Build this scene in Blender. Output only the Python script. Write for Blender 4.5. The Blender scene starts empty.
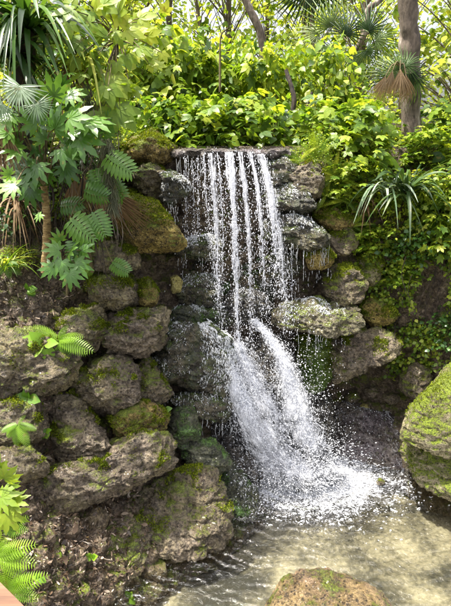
import bpy, math, random
import numpy as np
from mathutils import Vector, Matrix

random.seed(7); RNG = np.random.default_rng(7)
SC = bpy.context.scene
COL = SC.collection
PI = math.pi

# ------------------------------------------------------------------ camera frame
CAM_H = 3.0; PITCH = math.radians(17.2); FPX = 525.0; CX, CY = 225.5, 303.0
CP, SP = math.cos(PITCH), math.sin(PITCH)
def at(px, py, Y):
    """photo pixel + distance along the ground -> world point"""
    a = (px - CX) / FPX; b = (CY - py) / FPX
    d = np.array([a, CP + SP*b, -SP + CP*b])
    return np.array([0, 0, CAM_H]) + d * (Y / d[1])
def gz(px, py, z):
    a = (px - CX) / FPX; b = (CY - py) / FPX
    d = np.array([a, CP + SP*b, -SP + CP*b])
    return np.array([0, 0, CAM_H]) + d * ((z - CAM_H) / d[2])
def proj(P):
    P = np.asarray(P, float); q = P - np.array([0, 0, CAM_H])
    dep = q[..., 1]*CP - q[..., 2]*SP; up = q[..., 1]*SP + q[..., 2]*CP
    dep = np.maximum(dep, 0.05)
    return CX + FPX*q[..., 0]/dep, CY - FPX*up/dep

# ------------------------------------------------------------------ noise
def _h(ix, iy, iz, seed):
    h = (ix*374761393 + iy*668265263 + iz*2147483647 + seed*1274126177) & 0xffffffff
    h = ((h ^ (h >> 13)) * 1274126177) & 0xffffffff
    h = ((h ^ (h >> 16)) * 2246822519) & 0xffffffff
    return h ^ (h >> 15)
def vnoise(P, seed=0):
    """smooth gradient noise, about -1..1"""
    P = np.asarray(P, float)
    I = np.floor(P).astype(np.int64); f = P - I; u = f*f*f*(f*(f*6-15)+10)
    out = 0
    for dx in (0, 1):
        for dy in (0, 1):
            for dz in (0, 1):
                h = _h(I[:, 0]+dx, I[:, 1]+dy, I[:, 2]+dz, seed)
                gx = ((h & 1023)/511.5-1); gy = (((h >> 10) & 1023)/511.5-1); gz_ = (((h >> 20) & 1023)/511.5-1)
                d = gx*(f[:, 0]-dx) + gy*(f[:, 1]-dy) + gz_*(f[:, 2]-dz)
                w = (u[:, 0] if dx else 1-u[:, 0])*(u[:, 1] if dy else 1-u[:, 1])*(u[:, 2] if dz else 1-u[:, 2])
                out = out + w*d
    return out*1.2
def fbm(P, f, oct=4, seed=0, gain=.5, ridged=False):
    P = np.asarray(P, float); s = 0; a = 1
    for k in range(oct):
        n = vnoise(P*f, seed+k*17)
        s = s + a*((1-2*np.abs(n)) if ridged else n); a *= gain; f *= 2.03
    return s

def worley(P, f, seed=0):
    P = np.asarray(P, float)*f; I = np.floor(P).astype(np.int64); best = np.full(len(P), 9.); second = np.full(len(P), 9.)
    for dx in (-1, 0, 1):
        for dy in (-1, 0, 1):
            for dz in (-1, 0, 1):
                h = _h(I[:, 0]+dx, I[:, 1]+dy, I[:, 2]+dz, seed)
                q = np.stack([I[:, 0]+dx+(h & 1023)/1023, I[:, 1]+dy+((h >> 10) & 1023)/1023, I[:, 2]+dz+((h >> 20) & 1023)/1023], 1)
                d = ((q-P)**2).sum(1); second = np.minimum(second, np.maximum(best, d)); best = np.minimum(best, d)
    return np.sqrt(best), np.sqrt(second)
# ------------------------------------------------------------------ mesh helpers
def mesh_obj(name, V, faces, mat, parent=None, smooth=True, attrs=None):
    """V Nx3, faces: array Mx3/Mx4, or list of such arrays"""
    if not isinstance(faces, list): faces = [faces]
    faces = [np.asarray(f, np.int32) for f in faces if len(f)]
    me = bpy.data.meshes.new(name)
    V = np.asarray(V, np.float32)
    me.vertices.add(len(V)); me.vertices.foreach_set('co', V.ravel())
    loops = np.concatenate([f.ravel() for f in faces])
    tot = np.concatenate([np.full(len(f), f.shape[1], np.int32) for f in faces])
    st = np.concatenate([[0], np.cumsum(tot)[:-1]]).astype(np.int32)
    me.loops.add(len(loops)); me.loops.foreach_set('vertex_index', loops)
    me.polygons.add(len(tot)); me.polygons.foreach_set('loop_start', st); me.polygons.foreach_set('loop_total', tot)
    me.polygons.foreach_set('use_smooth', np.full(len(tot), smooth, bool))
    if attrs:
        for k, v in attrs.items():
            a = me.attributes.new(k, 'FLOAT', 'POINT'); a.data.foreach_set('value', np.asarray(v, np.float32))
    me.update(calc_edges=True)
    me.materials.append(mat)
    o = bpy.data.objects.new(name, me); COL.objects.link(o)
    if parent is not None: o.parent = parent
    return o
def tag(o, label=None, cat=None, group=None, kind=None):
    if label: o['label'] = label
    if cat: o['category'] = cat
    if group: o['group'] = group
    if kind: o['kind'] = kind
    return o
def empty(name, loc, label, cat, group=None, kind=None):
    o = bpy.data.objects.new(name, None); COL.objects.link(o); o.location = [float(c) for c in loc]
    o.empty_display_size = .05
    return tag(o, label, cat, group, kind)
def copy_tree(o, parent=None):
    c = o.copy(); COL.objects.link(c); c.parent = parent
    for ch in list(o.children): copy_tree(ch, c)
    return c
def local(o, P): return np.asarray(P) - np.array(o.location)

class Acc:
    """collects triangles/quads plus a per-point random value"""
    def __init__(s): s.V = []; s.T = []; s.Q = []; s.R = []; s.n = 0
    def add(s, V, T=None, Q=None, r=None):
        V = np.asarray(V, float).reshape(-1, 3)
        s.V.append(V)
        if T is not None and len(T): s.T.append(np.asarray(T, int)+s.n)
        if Q is not None and len(Q): s.Q.append(np.asarray(Q, int)+s.n)
        s.R.append(np.full(len(V), .5) if r is None else (np.full(len(V), r) if np.isscalar(r) else np.asarray(r)))
        s.n += len(V)
    def obj(s, name, mat, parent=None, smooth=True, off=None):
        V = np.concatenate(s.V)
        if off is not None: V = V-np.asarray(off)
        F = []
        if s.T: F.append(np.concatenate(s.T))
        if s.Q: F.append(np.concatenate(s.Q))
        return mesh_obj(name, V, F, mat, parent, smooth, {'rnd': np.concatenate(s.R)})
def tube(acc, P, R, sides=6, r=None, cap=True, rough=0, seed=0):
    P = np.asarray(P, float); R = np.asarray(R, float)*np.ones(len(P)); n = len(P)
    T = np.gradient(P, axis=0); T /= np.linalg.norm(T, axis=1)[:, None]+1e-9
    ref = np.array([0, 0, 1.]) if abs(T[:, 2]).mean() < .8 else np.array([0, 1., 0])
    A = np.cross(T, ref); A /= np.linalg.norm(A, axis=1)[:, None]+1e-9; B = np.cross(A, T)
    th = np.arange(sides)*2*PI/sides
    rad = R[:, None]*np.ones((n, sides))
    V = P[:, None]+rad[..., None]*(A[:, None]*np.cos(th)[None, :, None]+B[:, None]*np.sin(th)[None, :, None])
    V = V.reshape(-1, 3)
    if rough:
        d = V-np.repeat(P, sides, 0)
        V = V+d*(rough*fbm(V, 5/max(R.max()*6, .02), 3, seed))[:, None]
    i = np.arange(n-1)[:, None]*sides; j = np.arange(sides)[None]; k = (j+1) % sides
    Q = np.stack([i+j, i+k, i+sides+k, i+sides+j], -1).reshape(-1, 4)
    acc.add(V, Q=Q, r=r)
def spline(pts, n):
    pts = np.asarray(pts, float); m = len(pts)
    if m == 2: return pts[0]+(pts[1]-pts[0])*np.linspace(0, 1, n)[:, None]
    P = np.vstack([2*pts[0]-pts[1], pts, 2*pts[-1]-pts[-2]])
    t = np.linspace(0, m-1-1e-6, n); i = t.astype(int); f = (t-i)[:, None]
    a, b, c, d = P[i], P[i+1], P[i+2], P[i+3]
    return .5*((2*b)+(-a+c)*f+(2*a-5*b+4*c-d)*f*f+(-a+3*b-3*c+d)*f**3)

# ------------------------------------------------------------------ materials
def newmat(name):
    m = bpy.data.materials.new(name); m.use_nodes = True
    nt = m.node_tree; nt.nodes.clear()
    out = nt.nodes.new('ShaderNodeOutputMaterial')
    return m, nt, out
def N(nt, typ, **kw):
    n = nt.nodes.new(typ)
    for k, v in kw.items():
        if k.startswith('_'): setattr(n, k[1:], v)
        else: n.inputs[k.replace('__', ' ')].default_value = v
    return n
def ramp(nt, fac, stops, interp='LINEAR'):
    r = nt.nodes.new('ShaderNodeValToRGB'); r.color_ramp.interpolation = interp
    e = r.color_ramp.elements
    while len(e) < len(stops): e.new(.5)
    for el, (p, c) in zip(e, stops):
        el.position = p; el.color = (*c, 1) if len(c) == 3 else c
    nt.links.new(fac, r.inputs[0]); return r.outputs[0]
def mth(nt, op, a, b=None, clamp=False):
    n = nt.nodes.new('ShaderNodeMath'); n.operation = op; n.use_clamp = clamp
    for i, v in enumerate((a, b)):
        if v is None: continue
        if isinstance(v, (int, float)): n.inputs[i].default_value = v
        else: nt.links.new(v, n.inputs[i])
    return n.outputs[0]
def mixc(nt, f, a, b, mode='MIX'):
    n = nt.nodes.new('ShaderNodeMix'); n.data_type = 'RGBA'; n.blend_type = mode
    for s, v in ((n.inputs[0], f), (n.inputs[6], a), (n.inputs[7], b)):
        if isinstance(v, (int, float)): s.default_value = v
        elif isinstance(v, tuple): s.default_value = (*v, 1)
        else: nt.links.new(v, s)
    return n.outputs[2]
def noise_tex(nt, vec, scale, detail=6, rough=.6, dist=0):
    n = N(nt, 'ShaderNodeTexNoise', Scale=scale, Detail=detail, Roughness=rough, Distortion=dist)
    nt.links.new(vec, n.inputs['Vector']); return n.outputs['Fac']
def smooth(nt, v, lo, hi):
    n = nt.nodes.new('ShaderNodeMapRange'); n.interpolation_type = 'SMOOTHSTEP'
    nt.links.new(v, n.inputs[0]); n.inputs[1].default_value = lo; n.inputs[2].default_value = hi
    return n.outputs[0]

def rock_mat(name, dark, mid, light, moss=.5, moss_col=((.055, .075, .008), (.20, .24, .02)), wet=0., litter=0., seed=0., upm=.9, green=0.):
    m, nt, out = newmat(name)
    geo = nt.nodes.new('ShaderNodeNewGeometry'); pos = geo.outputs['Position']
    mp = N(nt, 'ShaderNodeMapping'); mp.inputs['Location'].default_value = (seed*3.1, seed*1.7, seed)
    nt.links.new(pos, mp.inputs['Vector']); pos = mp.outputs[0]
    n1 = noise_tex(nt, pos, 4.5, 8, .68, .3); n2 = noise_tex(nt, pos, 26, 8, .7)
    n3 = noise_tex(nt, pos, 95, 5, .65)
    mixn = mth(nt, 'ADD', mth(nt, 'ADD', mth(nt, 'MULTIPLY', n1, .35), mth(nt, 'MULTIPLY', n2, .4)), mth(nt, 'MULTIPLY', n3, .25))
    col = ramp(nt, mixn, [(.40, dark), (.48, mid), (.56, light), (.66, tuple(min(1, c*1.5) for c in light))])
    hue = smooth(nt, noise_tex(nt, pos, 2.3, 4, .6), .42, .6)
    col = mixc(nt, mth(nt, 'MULTIPLY', hue, .55), col, mixc(nt, 1., col, (.95, 1.02, .55), 'MULTIPLY'))
    # dark pits and pale lichen flecks
    vo = N(nt, 'ShaderNodeTexVoronoi', Scale=38.); nt.links.new(pos, vo.inputs['Vector'])
    pit = smooth(nt, mth(nt, 'ADD', vo.outputs['Distance'], mth(nt, 'MULTIPLY', n2, .5)), .42, .62)
    col = mixc(nt, mth(nt, 'MULTIPLY', mth(nt, 'SUBTRACT', 1., pit), .75), col, tuple(c*.5 for c in dark))
    fl = smooth(nt, n3, .56, .64)
    col = mixc(nt, mth(nt, 'MULTIPLY', fl, .5-.4*wet), col, tuple(min(1, c*1.7+.03) for c in light))
    if litter:
        v2 = N(nt, 'ShaderNodeTexVoronoi', Scale=55.); nt.links.new(pos, v2.inputs['Vector'])
        hs = ramp(nt, v2.outputs['Color'], [(0., (.02, .013, .009)), (.35, (.06, .036, .024)), (.6, (.14, .09, .06)), (.85, (.28, .21, .16)), (1., (.45, .38, .33))])
        col = mixc(nt, litter, col, hs)
    if green:
        g = smooth(nt, noise_tex(nt, pos, 9, 6, .6), .48, .60)
        col = mixc(nt, mth(nt, 'MULTIPLY', g, green), col, (.035, .07, .012))
    # moss grows where the stone faces up
    sep = nt.nodes.new('ShaderNodeSeparateXYZ'); nt.links.new(geo.outputs['Normal'], sep.inputs[0])
    up = mth(nt, 'MULTIPLY', sep.outputs['Z'], .16*upm)
    mn = mth(nt, 'ADD', mth(nt, 'ADD', mth(nt, 'MULTIPLY', noise_tex(nt, pos, 5.5, 5, .6), .7), mth(nt, 'MULTIPLY', n2, .3)), up)
    t = .75-.3*moss
    mf = smooth(nt, mth(nt, 'ADD', mn, mth(nt, 'MULTIPLY', mth(nt, 'SUBTRACT', n3, .5), .25)), t-.02, t+.11)
    mc = ramp(nt, n3, [(.35, moss_col[0]), (.62, moss_col[1])])
    col = mixc(nt, mf, col, mc)
    b = N(nt, 'ShaderNodeBsdfPrincipled'); nt.links.new(col, b.inputs['Base Color'])
    if wet:
        r = smooth(nt, noise_tex(nt, pos, 14, 4, .6), .4, .65)
        rr = nt.nodes.new('ShaderNodeMapRange'); nt.links.new(r, rr.inputs[0]); rr.inputs[3].default_value = .5-.38*wet; rr.inputs[4].default_value = .85-.4*wet
        nt.links.new(rr.outputs[0], b.inputs['Roughness']); b.inputs['Specular IOR Level'].default_value = .5+.3*wet
        b.inputs['Coat Weight'].default_value = .22*wet; b.inputs['Coat Roughness'].default_value = .12
    else: b.inputs['Roughness'].default_value = .85
    hgt = mth(nt, 'ADD', mth(nt, 'ADD', mth(nt, 'MULTIPLY', n2, 1.), mth(nt, 'MULTIPLY', n3, .45)), mth(nt, 'MULTIPLY', pit, .35))
    hgt = mth(nt, 'ADD', hgt, mth(nt, 'MULTIPLY', mf, .25))
    if litter: hgt = mth(nt, 'ADD', hgt, mth(nt, 'MULTIPLY', v2.outputs['Distance'], .6*litter))
    bp = N(nt, 'ShaderNodeBump', Strength=1., Distance=.03); nt.links.new(hgt, bp.inputs['Height'])
    nt.links.new(bp.outputs[0], b.inputs['Normal'])
    nt.links.new(b.outputs[0], out.inputs[0]); return m

def leaf_mat(name, stops, trans=.45, rough=.42, spec=.45, tcol=None):
    m, nt, out = newmat(name)
    a = N(nt, 'ShaderNodeAttribute', _attribute_name='rnd')
    oi = nt.nodes.new('ShaderNodeObjectInfo')
    v = mth(nt, 'ADD', mth(nt, 'MULTIPLY', a.outputs['Fac'], .82), mth(nt, 'MULTIPLY', oi.outputs['Random'], .18))
    geo = nt.nodes.new('ShaderNodeNewGeometry')
    nz = noise_tex(nt, geo.outputs['Position'], 35, 4, .6)
    v = mth(nt, 'ADD', v, mth(nt, 'MULTIPLY', mth(nt, 'SUBTRACT', nz, .5), .35))
    col = ramp(nt, v, stops)
    sp = smooth(nt, noise_tex(nt, geo.outputs['Position'], 15, 3, .6), .62, .70)
    col = mixc(nt, mth(nt, 'MULTIPLY', sp, .45), col, (.30, .22, .06))
    b = N(nt, 'ShaderNodeBsdfPrincipled', Roughness=rough); b.inputs['Specular IOR Level'].default_value = spec
    nt.links.new(col, b.inputs['Base Color'])
    tr = nt.nodes.new('ShaderNodeBsdfTranslucent')
    tc = mixc(nt, 1., col, (1.5, 1.4, .6) if tcol is None else tcol, 'MULTIPLY')
    nt.links.new(tc, tr.inputs['Color'])
    mx = N(nt, 'ShaderNodeMixShader'); mx.inputs[0].default_value = trans
    nt.links.new(b.outputs[0], mx.inputs[1]); nt.links.new(tr.outputs[0], mx.inputs[2])
    bp = N(nt, 'ShaderNodeBump', Strength=.25, Distance=.004); nt.links.new(nz, bp.inputs['Height'])
    nt.links.new(bp.outputs[0], b.inputs['Normal'])
    nt.links.new(mx.outputs[0], out.inputs[0]); return m

def bark_mat(name, c1, c2, c3, sc=12, ring=0):
    m, nt, out = newmat(name)
    geo = nt.nodes.new('ShaderNodeNewGeometry')
    mp = N(nt, 'ShaderNodeMapping'); mp.inputs['Scale'].default_value = (1, 1, 3. if ring else .3)
    nt.links.new(geo.outputs['Position'], mp.inputs['Vector'])
    n = noise_tex(nt, mp.outputs[0], sc, 8, .65); n2 = noise_tex(nt, geo.outputs['Position'], 7, 5, .6)
    col = ramp(nt, mth(nt, 'ADD', mth(nt, 'MULTIPLY', n, .7), mth(nt, 'MULTIPLY', n2, .3)), [(.38, c1), (.52, c2), (.64, c3)])
    b = N(nt, 'ShaderNodeBsdfPrincipled', Roughness=.85); nt.links.new(col, b.inputs['Base Color'])
    bp = N(nt, 'ShaderNodeBump', Strength=.9, Distance=.02); nt.links.new(n, bp.inputs['Height']); nt.links.new(bp.outputs[0], b.inputs['Normal'])
    nt.links.new(b.outputs[0], out.inputs[0]); return m

M = {}
M['brown'] = rock_mat('weathered limestone', (.013, .009, .005), (.09, .07, .038), (.29, .235, .145), moss=.56, litter=.26, wet=.45, seed=1)
M['pale'] = rock_mat('pale brown limestone', (.014, .010, .006), (.105, .083, .053), (.32, .26, .18), moss=.42, litter=.34, wet=.5, seed=2)
M['mossy'] = rock_mat('mossy limestone', (.03, .02, .006), (.17, .115, .03), (.36, .27, .09), moss=.60, seed=3)
M['verymossy'] = rock_mat('moss covered limestone', (.05, .04, .02), (.20, .17, .09), (.42, .36, .25), moss=.80, moss_col=((.05, .08, .008), (.22, .27, .018)), seed=4)
M['wet'] = rock_mat('wet limestone', (.005, .004, .003), (.032, .026, .014), (.14, .115, .075), moss=.55, moss_col=((.02, .035, .006), (.10, .14, .02)), wet=1., seed=5, green=.35)
M['wetdark'] = rock_mat('dark streaming limestone', (.005, .004, .004), (.026, .021, .018), (.09, .075, .06), moss=.50, moss_col=((.015, .026, .004), (.07, .10, .012)), wet=.9, seed=6, upm=.1)
M['greenwet'] = rock_mat('wet green algae rock', (.007, .008, .004), (.032, .035, .016), (.12, .115, .08), moss=.72, moss_col=((.02, .05, .006), (.09, .19, .02)), wet=.9, seed=7, upm=.3)
M['purple'] = rock_mat('wet reddish limestone slope', (.016, .009, .010), (.07, .05, .052), (.19, .155, .165), moss=.22, wet=1., seed=8)
M['greenwall'] = rock_mat('bright moss wall', (.03, .05, .01), (.07, .12, .015), (.12, .17, .03), moss=.9, moss_col=((.035, .075, .006), (.12, .22, .012)), wet=.2, seed=9, upm=.1)

M['ledge'] = rock_mat('wet topped ledge stone', (.014, .011, .007), (.09, .07, .04), (.30, .26, .20), moss=.62, wet=.7, seed=21)
def terrain_mat():
    m = rock_mat('bank of rock and leaf litter', (.012, .008, .005), (.085, .06, .034), (.30, .23, .15), moss=.47, litter=.45, wet=.35, seed=11)
    return m
M['terrain'] = terrain_mat()
M['litter'] = leaf_mat('dry leaf litter', [(0., (.02, .012, .007)), (.45, (.07, .043, .025)), (.72, (.18, .12, .075)), (.93, (.42, .34, .26)), (1., (.40, .36, .10))], trans=.08, rough=.45, spec=.6, tcol=(1., .8, .6))
G = lambda *a: [(i/(len(a)-1), c) for i, c in enumerate(a)]
M['leaf_bright'] = leaf_mat('bright green leaves', G((.03, .07, .010), (.085, .165, .018), (.19, .29, .026), (.36, .43, .045), (.55, .54, .12)), .48)
M['leaf_yellow'] = leaf_mat('yellow green leaves', G((.05, .11, .012), (.15, .25, .02), (.33, .41, .03), (.55, .55, .07)), .48)
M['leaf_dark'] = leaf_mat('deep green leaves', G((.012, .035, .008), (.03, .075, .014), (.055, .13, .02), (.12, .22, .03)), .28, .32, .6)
M['leaf_big'] = leaf_mat('large glossy leaves', G((.03, .085, .012), (.08, .19, .025), (.17, .32, .05), (.36, .48, .12)), .42, .30, .7)
M['leaf_silver'] = leaf_mat('grey green fan leaves', G((.12, .20, .10), (.25, .34, .22), (.42, .50, .38)), .3, .4, .5)
M['palm'] = leaf_mat('dark fan palm blades', G((.012, .03, .008), (.035, .075, .018), (.08, .14, .035), (.2, .26, .09)), .3, .45, .4)
M['dead'] = leaf_mat('dead tan fronds', G((.08, .045, .02), (.22, .14, .07), (.42, .31, .19)), .2, .7, .2, (1., .8, .5))
M['fern'] = leaf_mat('fresh fern green', G((.06, .15, .012), (.13, .27, .02), (.27, .43, .035)), .45)
M['moss_tuft'] = leaf_mat('moss tufts', G((.04, .06, .006), (.12, .16, .012), (.26, .30, .025)), .35, .8, .1)
M['moss_hang'] = leaf_mat('grey hanging moss', G((.12, .13, .08), (.25, .26, .17)), .3, .9, .1)
M['far_leaf'] = leaf_mat('far leaves with brightness in colour', G((.10, .16, .035), (.24, .33, .06), (.42, .50, .12), (.60, .62, .24)), .55)  # leaf colour lightened so the distant canopy looks brightly lit and airy
M['bark'] = bark_mat('grey brown bark', (.035, .025, .018), (.15, .115, .085), (.36, .31, .26))
M['stem'] = bark_mat('green brown stems', (.04, .03, .012), (.13, .10, .04), (.22, .2, .08), 25)
M['ring_bark'] = bark_mat('ringed tan bark', (.08, .045, .012), (.26, .17, .06), (.45, .34, .16), 22, 1)
M['dark_root'] = bark_mat('dark roots', (.008, .006, .005), (.035, .024, .016), (.10, .07, .05), 20)
M['ochre'] = rock_mat('ochre pebble', (.2, .15, .06), (.42, .35, .12), (.6, .52, .22), moss=.1, wet=.3, seed=14)
M['river'] = rock_mat('speckled granite brown stone', (.03, .02, .012), (.15, .095, .05), (.32, .22, .13), moss=.36, moss_col=((.05, .07, .01), (.16, .19, .02)), wet=.3, seed=15)

def wood_mat():
    m, nt, out = newmat('stained wooden rail')
    tc = nt.nodes.new('ShaderNodeTexCoord'); mp = N(nt, 'ShaderNodeMapping'); mp.inputs['Scale'].default_value = (2, 40, 40)
    nt.links.new(tc.outputs['Object'], mp.inputs['Vector'])
    n = noise_tex(nt, mp.outputs[0], 2, 6, .6)
    col = ramp(nt, n, [(.3, (.07, .03, .015)), (.6, (.19, .09, .045)), (.8, (.27, .14, .08))])
    b = N(nt, 'ShaderNodeBsdfPrincipled', Roughness=.6); nt.links.new(col, b.inputs['Base Color'])
    nt.links.new(b.outputs[0], out.inputs[0]); return m
M['wood'] = wood_mat()

def white_water():
    m, nt, out = newmat('falling white water')
    b = N(nt, 'ShaderNodeBsdfPrincipled', Roughness=.12, IOR=1.33); b.inputs['Base Color'].default_value = (.92, .93, .97, 1)
    b.inputs['Specular IOR Level'].default_value = .8; b.inputs['Transmission Weight'].default_value = .1
    tr = nt.nodes.new('ShaderNodeBsdfTranslucent'); tr.inputs[0].default_value = (.92, .93, .98, 1)
    mx = N(nt, 'ShaderNodeMixShader'); mx.inputs[0].default_value = .5
    nt.links.new(b.outputs[0], mx.inputs[1]); nt.links.new(tr.outputs[0], mx.inputs[2]); nt.links.new(mx.outputs[0], out.inputs[0]); return m
M['white'] = white_water()
def veil_mat():
    m, nt, out = newmat('torn veil of white water')
    u = N(nt, 'ShaderNodeAttribute', _attribute_name='u'); v = N(nt, 'ShaderNodeAttribute', _attribute_name='v'); sd = N(nt, 'ShaderNodeAttribute', _attribute_name='rnd')
    cx = nt.nodes.new('ShaderNodeCombineXYZ'); nt.links.new(mth(nt, 'MULTIPLY', v.outputs['Fac'], 1.), cx.inputs[0]); nt.links.new(mth(nt, 'MULTIPLY', u.outputs['Fac'], .28), cx.inputs[1]); nt.links.new(mth(nt, 'MULTIPLY', sd.outputs['Fac'], 40.), cx.inputs[2])
    n1 = noise_tex(nt, cx.outputs[0], 24, 5, .62, .8); n2 = noise_tex(nt, cx.outputs[0], 110, 4, .6, .4)
    e = N(nt, 'ShaderNodeAttribute', _attribute_name='edge')
    d = mth(nt, 'ADD', mth(nt, 'ADD', mth(nt, 'MULTIPLY', n1, .62), mth(nt, 'MULTIPLY', n2, .38)), mth(nt, 'MULTIPLY', e.outputs['Fac'], .31))
    al = smooth(nt, d, .62, .90)
    b = N(nt, 'ShaderNodeBsdfPrincipled', Roughness=.2, IOR=1.33); b.inputs['Base Color'].default_value = (.92, .93, .97, 1)
    tr = nt.nodes.new('ShaderNodeBsdfTranslucent'); tr.inputs[0].default_value = (.92, .93, .98, 1)
    mx = N(nt, 'ShaderNodeMixShader'); mx.inputs[0].default_value = .5; nt.links.new(b.outputs[0], mx.inputs[1]); nt.links.new(tr.outputs[0], mx.inputs[2])
    bp = N(nt, 'ShaderNodeBump', Strength=.8, Distance=.02); nt.links.new(d, bp.inputs['Height']); nt.links.new(bp.outputs[0], b.inputs['Normal'])
    t = nt.nodes.new('ShaderNodeBsdfTransparent'); m2 = nt.nodes.new('ShaderNodeMixShader'); nt.links.new(al, m2.inputs[0]); nt.links.new(t.outputs[0], m2.inputs[1]); nt.links.new(mx.outputs[0], m2.inputs[2])
    nt.links.new(m2.outputs[0], out.inputs[0]); return m
M['veil'] = veil_mat()
def drip_mat():
    m, nt, out = newmat('clear trickling drops')
    b = N(nt, 'ShaderNodeBsdfPrincipled', Roughness=.08); b.inputs['Base Color'].default_value = (.85, .87, .9, 1); b.inputs['Specular IOR Level'].default_value = 1.
    t = nt.nodes.new('ShaderNodeBsdfTransparent'); mx = N(nt, 'ShaderNodeMixShader'); mx.inputs[0].default_value = .5
    nt.links.new(t.outputs[0], mx.inputs[1]); nt.links.new(b.outputs[0], mx.inputs[2]); nt.links.new(mx.outputs[0], out.inputs[0]); return m
M['drip'] = drip_mat()
def mist_mat():
    m, nt, out = newmat('fine flying droplets')
    b = N(nt, 'ShaderNodeBsdfPrincipled', Roughness=.2); b.inputs['Base Color'].default_value = (.9, .92, .96, 1)
    tl_ = nt.nodes.new('ShaderNodeBsdfTranslucent'); tl_.inputs[0].default_value = (.92, .93, .98, 1); m1 = N(nt, 'ShaderNodeMixShader'); m1.inputs[0].default_value = .5
    nt.links.new(b.outputs[0], m1.inputs[1]); nt.links.new(tl_.outputs[0], m1.inputs[2])
    t = nt.nodes.new('ShaderNodeBsdfTransparent'); mx = N(nt, 'ShaderNodeMixShader'); mx.inputs[0].default_value = .55
    nt.links.new(t.outputs[0], mx.inputs[1]); nt.links.new(m1.outputs[0], mx.inputs[2]); nt.links.new(mx.outputs[0], out.inputs[0]); return m
M['mist'] = mist_mat()
def clear_water(name, tint, bump=.0, sc=20, rough=.03, ior=1.33):
    m, nt, out = newmat(name)
    t = nt.nodes.new('ShaderNodeBsdfTransparent'); t.inputs[0].default_value = (*tint, 1)
    g = N(nt, 'ShaderNodeBsdfGlossy', Roughness=rough); g.inputs['Color'].default_value = (1, 1, 1, 1)
    fr = N(nt, 'ShaderNodeFresnel', IOR=ior)
    mx = N(nt, 'ShaderNodeMixShader')
    f = mth(nt, 'MULTIPLY', fr.outputs[0], 2., clamp=True)
    nt.links.new(f, mx.inputs[0]); nt.links.new(t.outputs[0], mx.inputs[1]); nt.links.new(g.outputs[0], mx.inputs[2])
    if bump:
        geo = nt.nodes.new('ShaderNodeNewGeometry')
        n = noise_tex(nt, geo.outputs['Position'], sc, 4, .6, .5)
        bp = N(nt, 'ShaderNodeBump', Strength=bump, Distance=.02); nt.links.new(n, bp.inputs['Height'])
        nt.links.new(bp.outputs[0], g.inputs['Normal']); nt.links.new(bp.outputs[0], fr.inputs['Normal'])
    nt.links.new(mx.outputs[0], out.inputs[0]); return m
def pool_mat():
    m = clear_water('rippled pool water', (.84, .87, .80), .8, 22, .05); nt = m.node_tree
    out = [n for n in nt.nodes if n.type == 'OUTPUT_MATERIAL'][0]; surf = out.inputs[0].links[0].from_socket
    geo = nt.nodes.new('ShaderNodeNewGeometry'); at_ = N(nt, 'ShaderNodeAttribute', _attribute_name='froth')
    mp = N(nt, 'ShaderNodeMapping'); mp.inputs['Scale'].default_value = (1, 1.8, 1); nt.links.new(geo.outputs['Position'], mp.inputs['Vector'])
    n1 = noise_tex(nt, mp.outputs[0], 9, 5, .65, 1.2); n2 = noise_tex(nt, mp.outputs[0], 60, 5, .7, .6)
    vo = N(nt, 'ShaderNodeTexVoronoi', Scale=34., _feature='DISTANCE_TO_EDGE'); nt.links.new(mp.outputs[0], vo.inputs['Vector'])
    net = mth(nt, 'MULTIPLY', smooth(nt, vo.outputs[0], .12, .0), .12)
    d = mth(nt, 'ADD', mth(nt, 'ADD', mth(nt, 'MULTIPLY', n1, .5), mth(nt, 'MULTIPLY', n2, .5)), mth(nt, 'ADD', net, at_.outputs['Fac']))
    al = smooth(nt, d, .98, 1.16)
    w = N(nt, 'ShaderNodeBsdfPrincipled', Roughness=.35); w.inputs['Base Color'].default_value = (.62, .63, .66, 1)
    bp = N(nt, 'ShaderNodeBump', Strength=1., Distance=.02); nt.links.new(n2, bp.inputs['Height']); nt.links.new(bp.outputs[0], w.inputs['Normal'])
    mx = nt.nodes.new('ShaderNodeMixShader'); nt.links.new(al, mx.inputs[0]); nt.links.new(surf, mx.inputs[1]); nt.links.new(w.outputs[0], mx.inputs[2]); nt.links.new(mx.outputs[0], out.inputs[0])
    return m
M['water'] = pool_mat()
M['film'] = clear_water('thin running water film', (.9, .92, .95), .6, 40, .06, 1.6)
def bed_mat():
    m, nt, out = newmat('sandy pool bed')
    geo = nt.nodes.new('ShaderNodeNewGeometry'); pos = geo.outputs['Position']
    n1 = noise_tex(nt, pos, 1.7, 4, .55, .5); n2 = noise_tex(nt, pos, 30, 6, .65)
    col = ramp(nt, mth(nt, 'ADD', mth(nt, 'MULTIPLY', n1, .7), mth(nt, 'MULTIPLY', n2, .3)),
               [(.38, (.03, .026, .019)), (.46, (.085, .072, .052)), (.53, (.19, .16, .115)), (.62, (.34, .29, .21))])
    b = N(nt, 'ShaderNodeBsdfPrincipled', Roughness=.9); nt.links.new(col, b.inputs['Base Color'])
    bp = N(nt, 'ShaderNodeBump', Strength=.6, Distance=.02); nt.links.new(n2, bp.inputs['Height']); nt.links.new(bp.outputs[0], b.inputs['Normal'])
    nt.links.new(b.outputs[0], out.inputs[0]); return m
M['bed'] = bed_mat()

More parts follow.
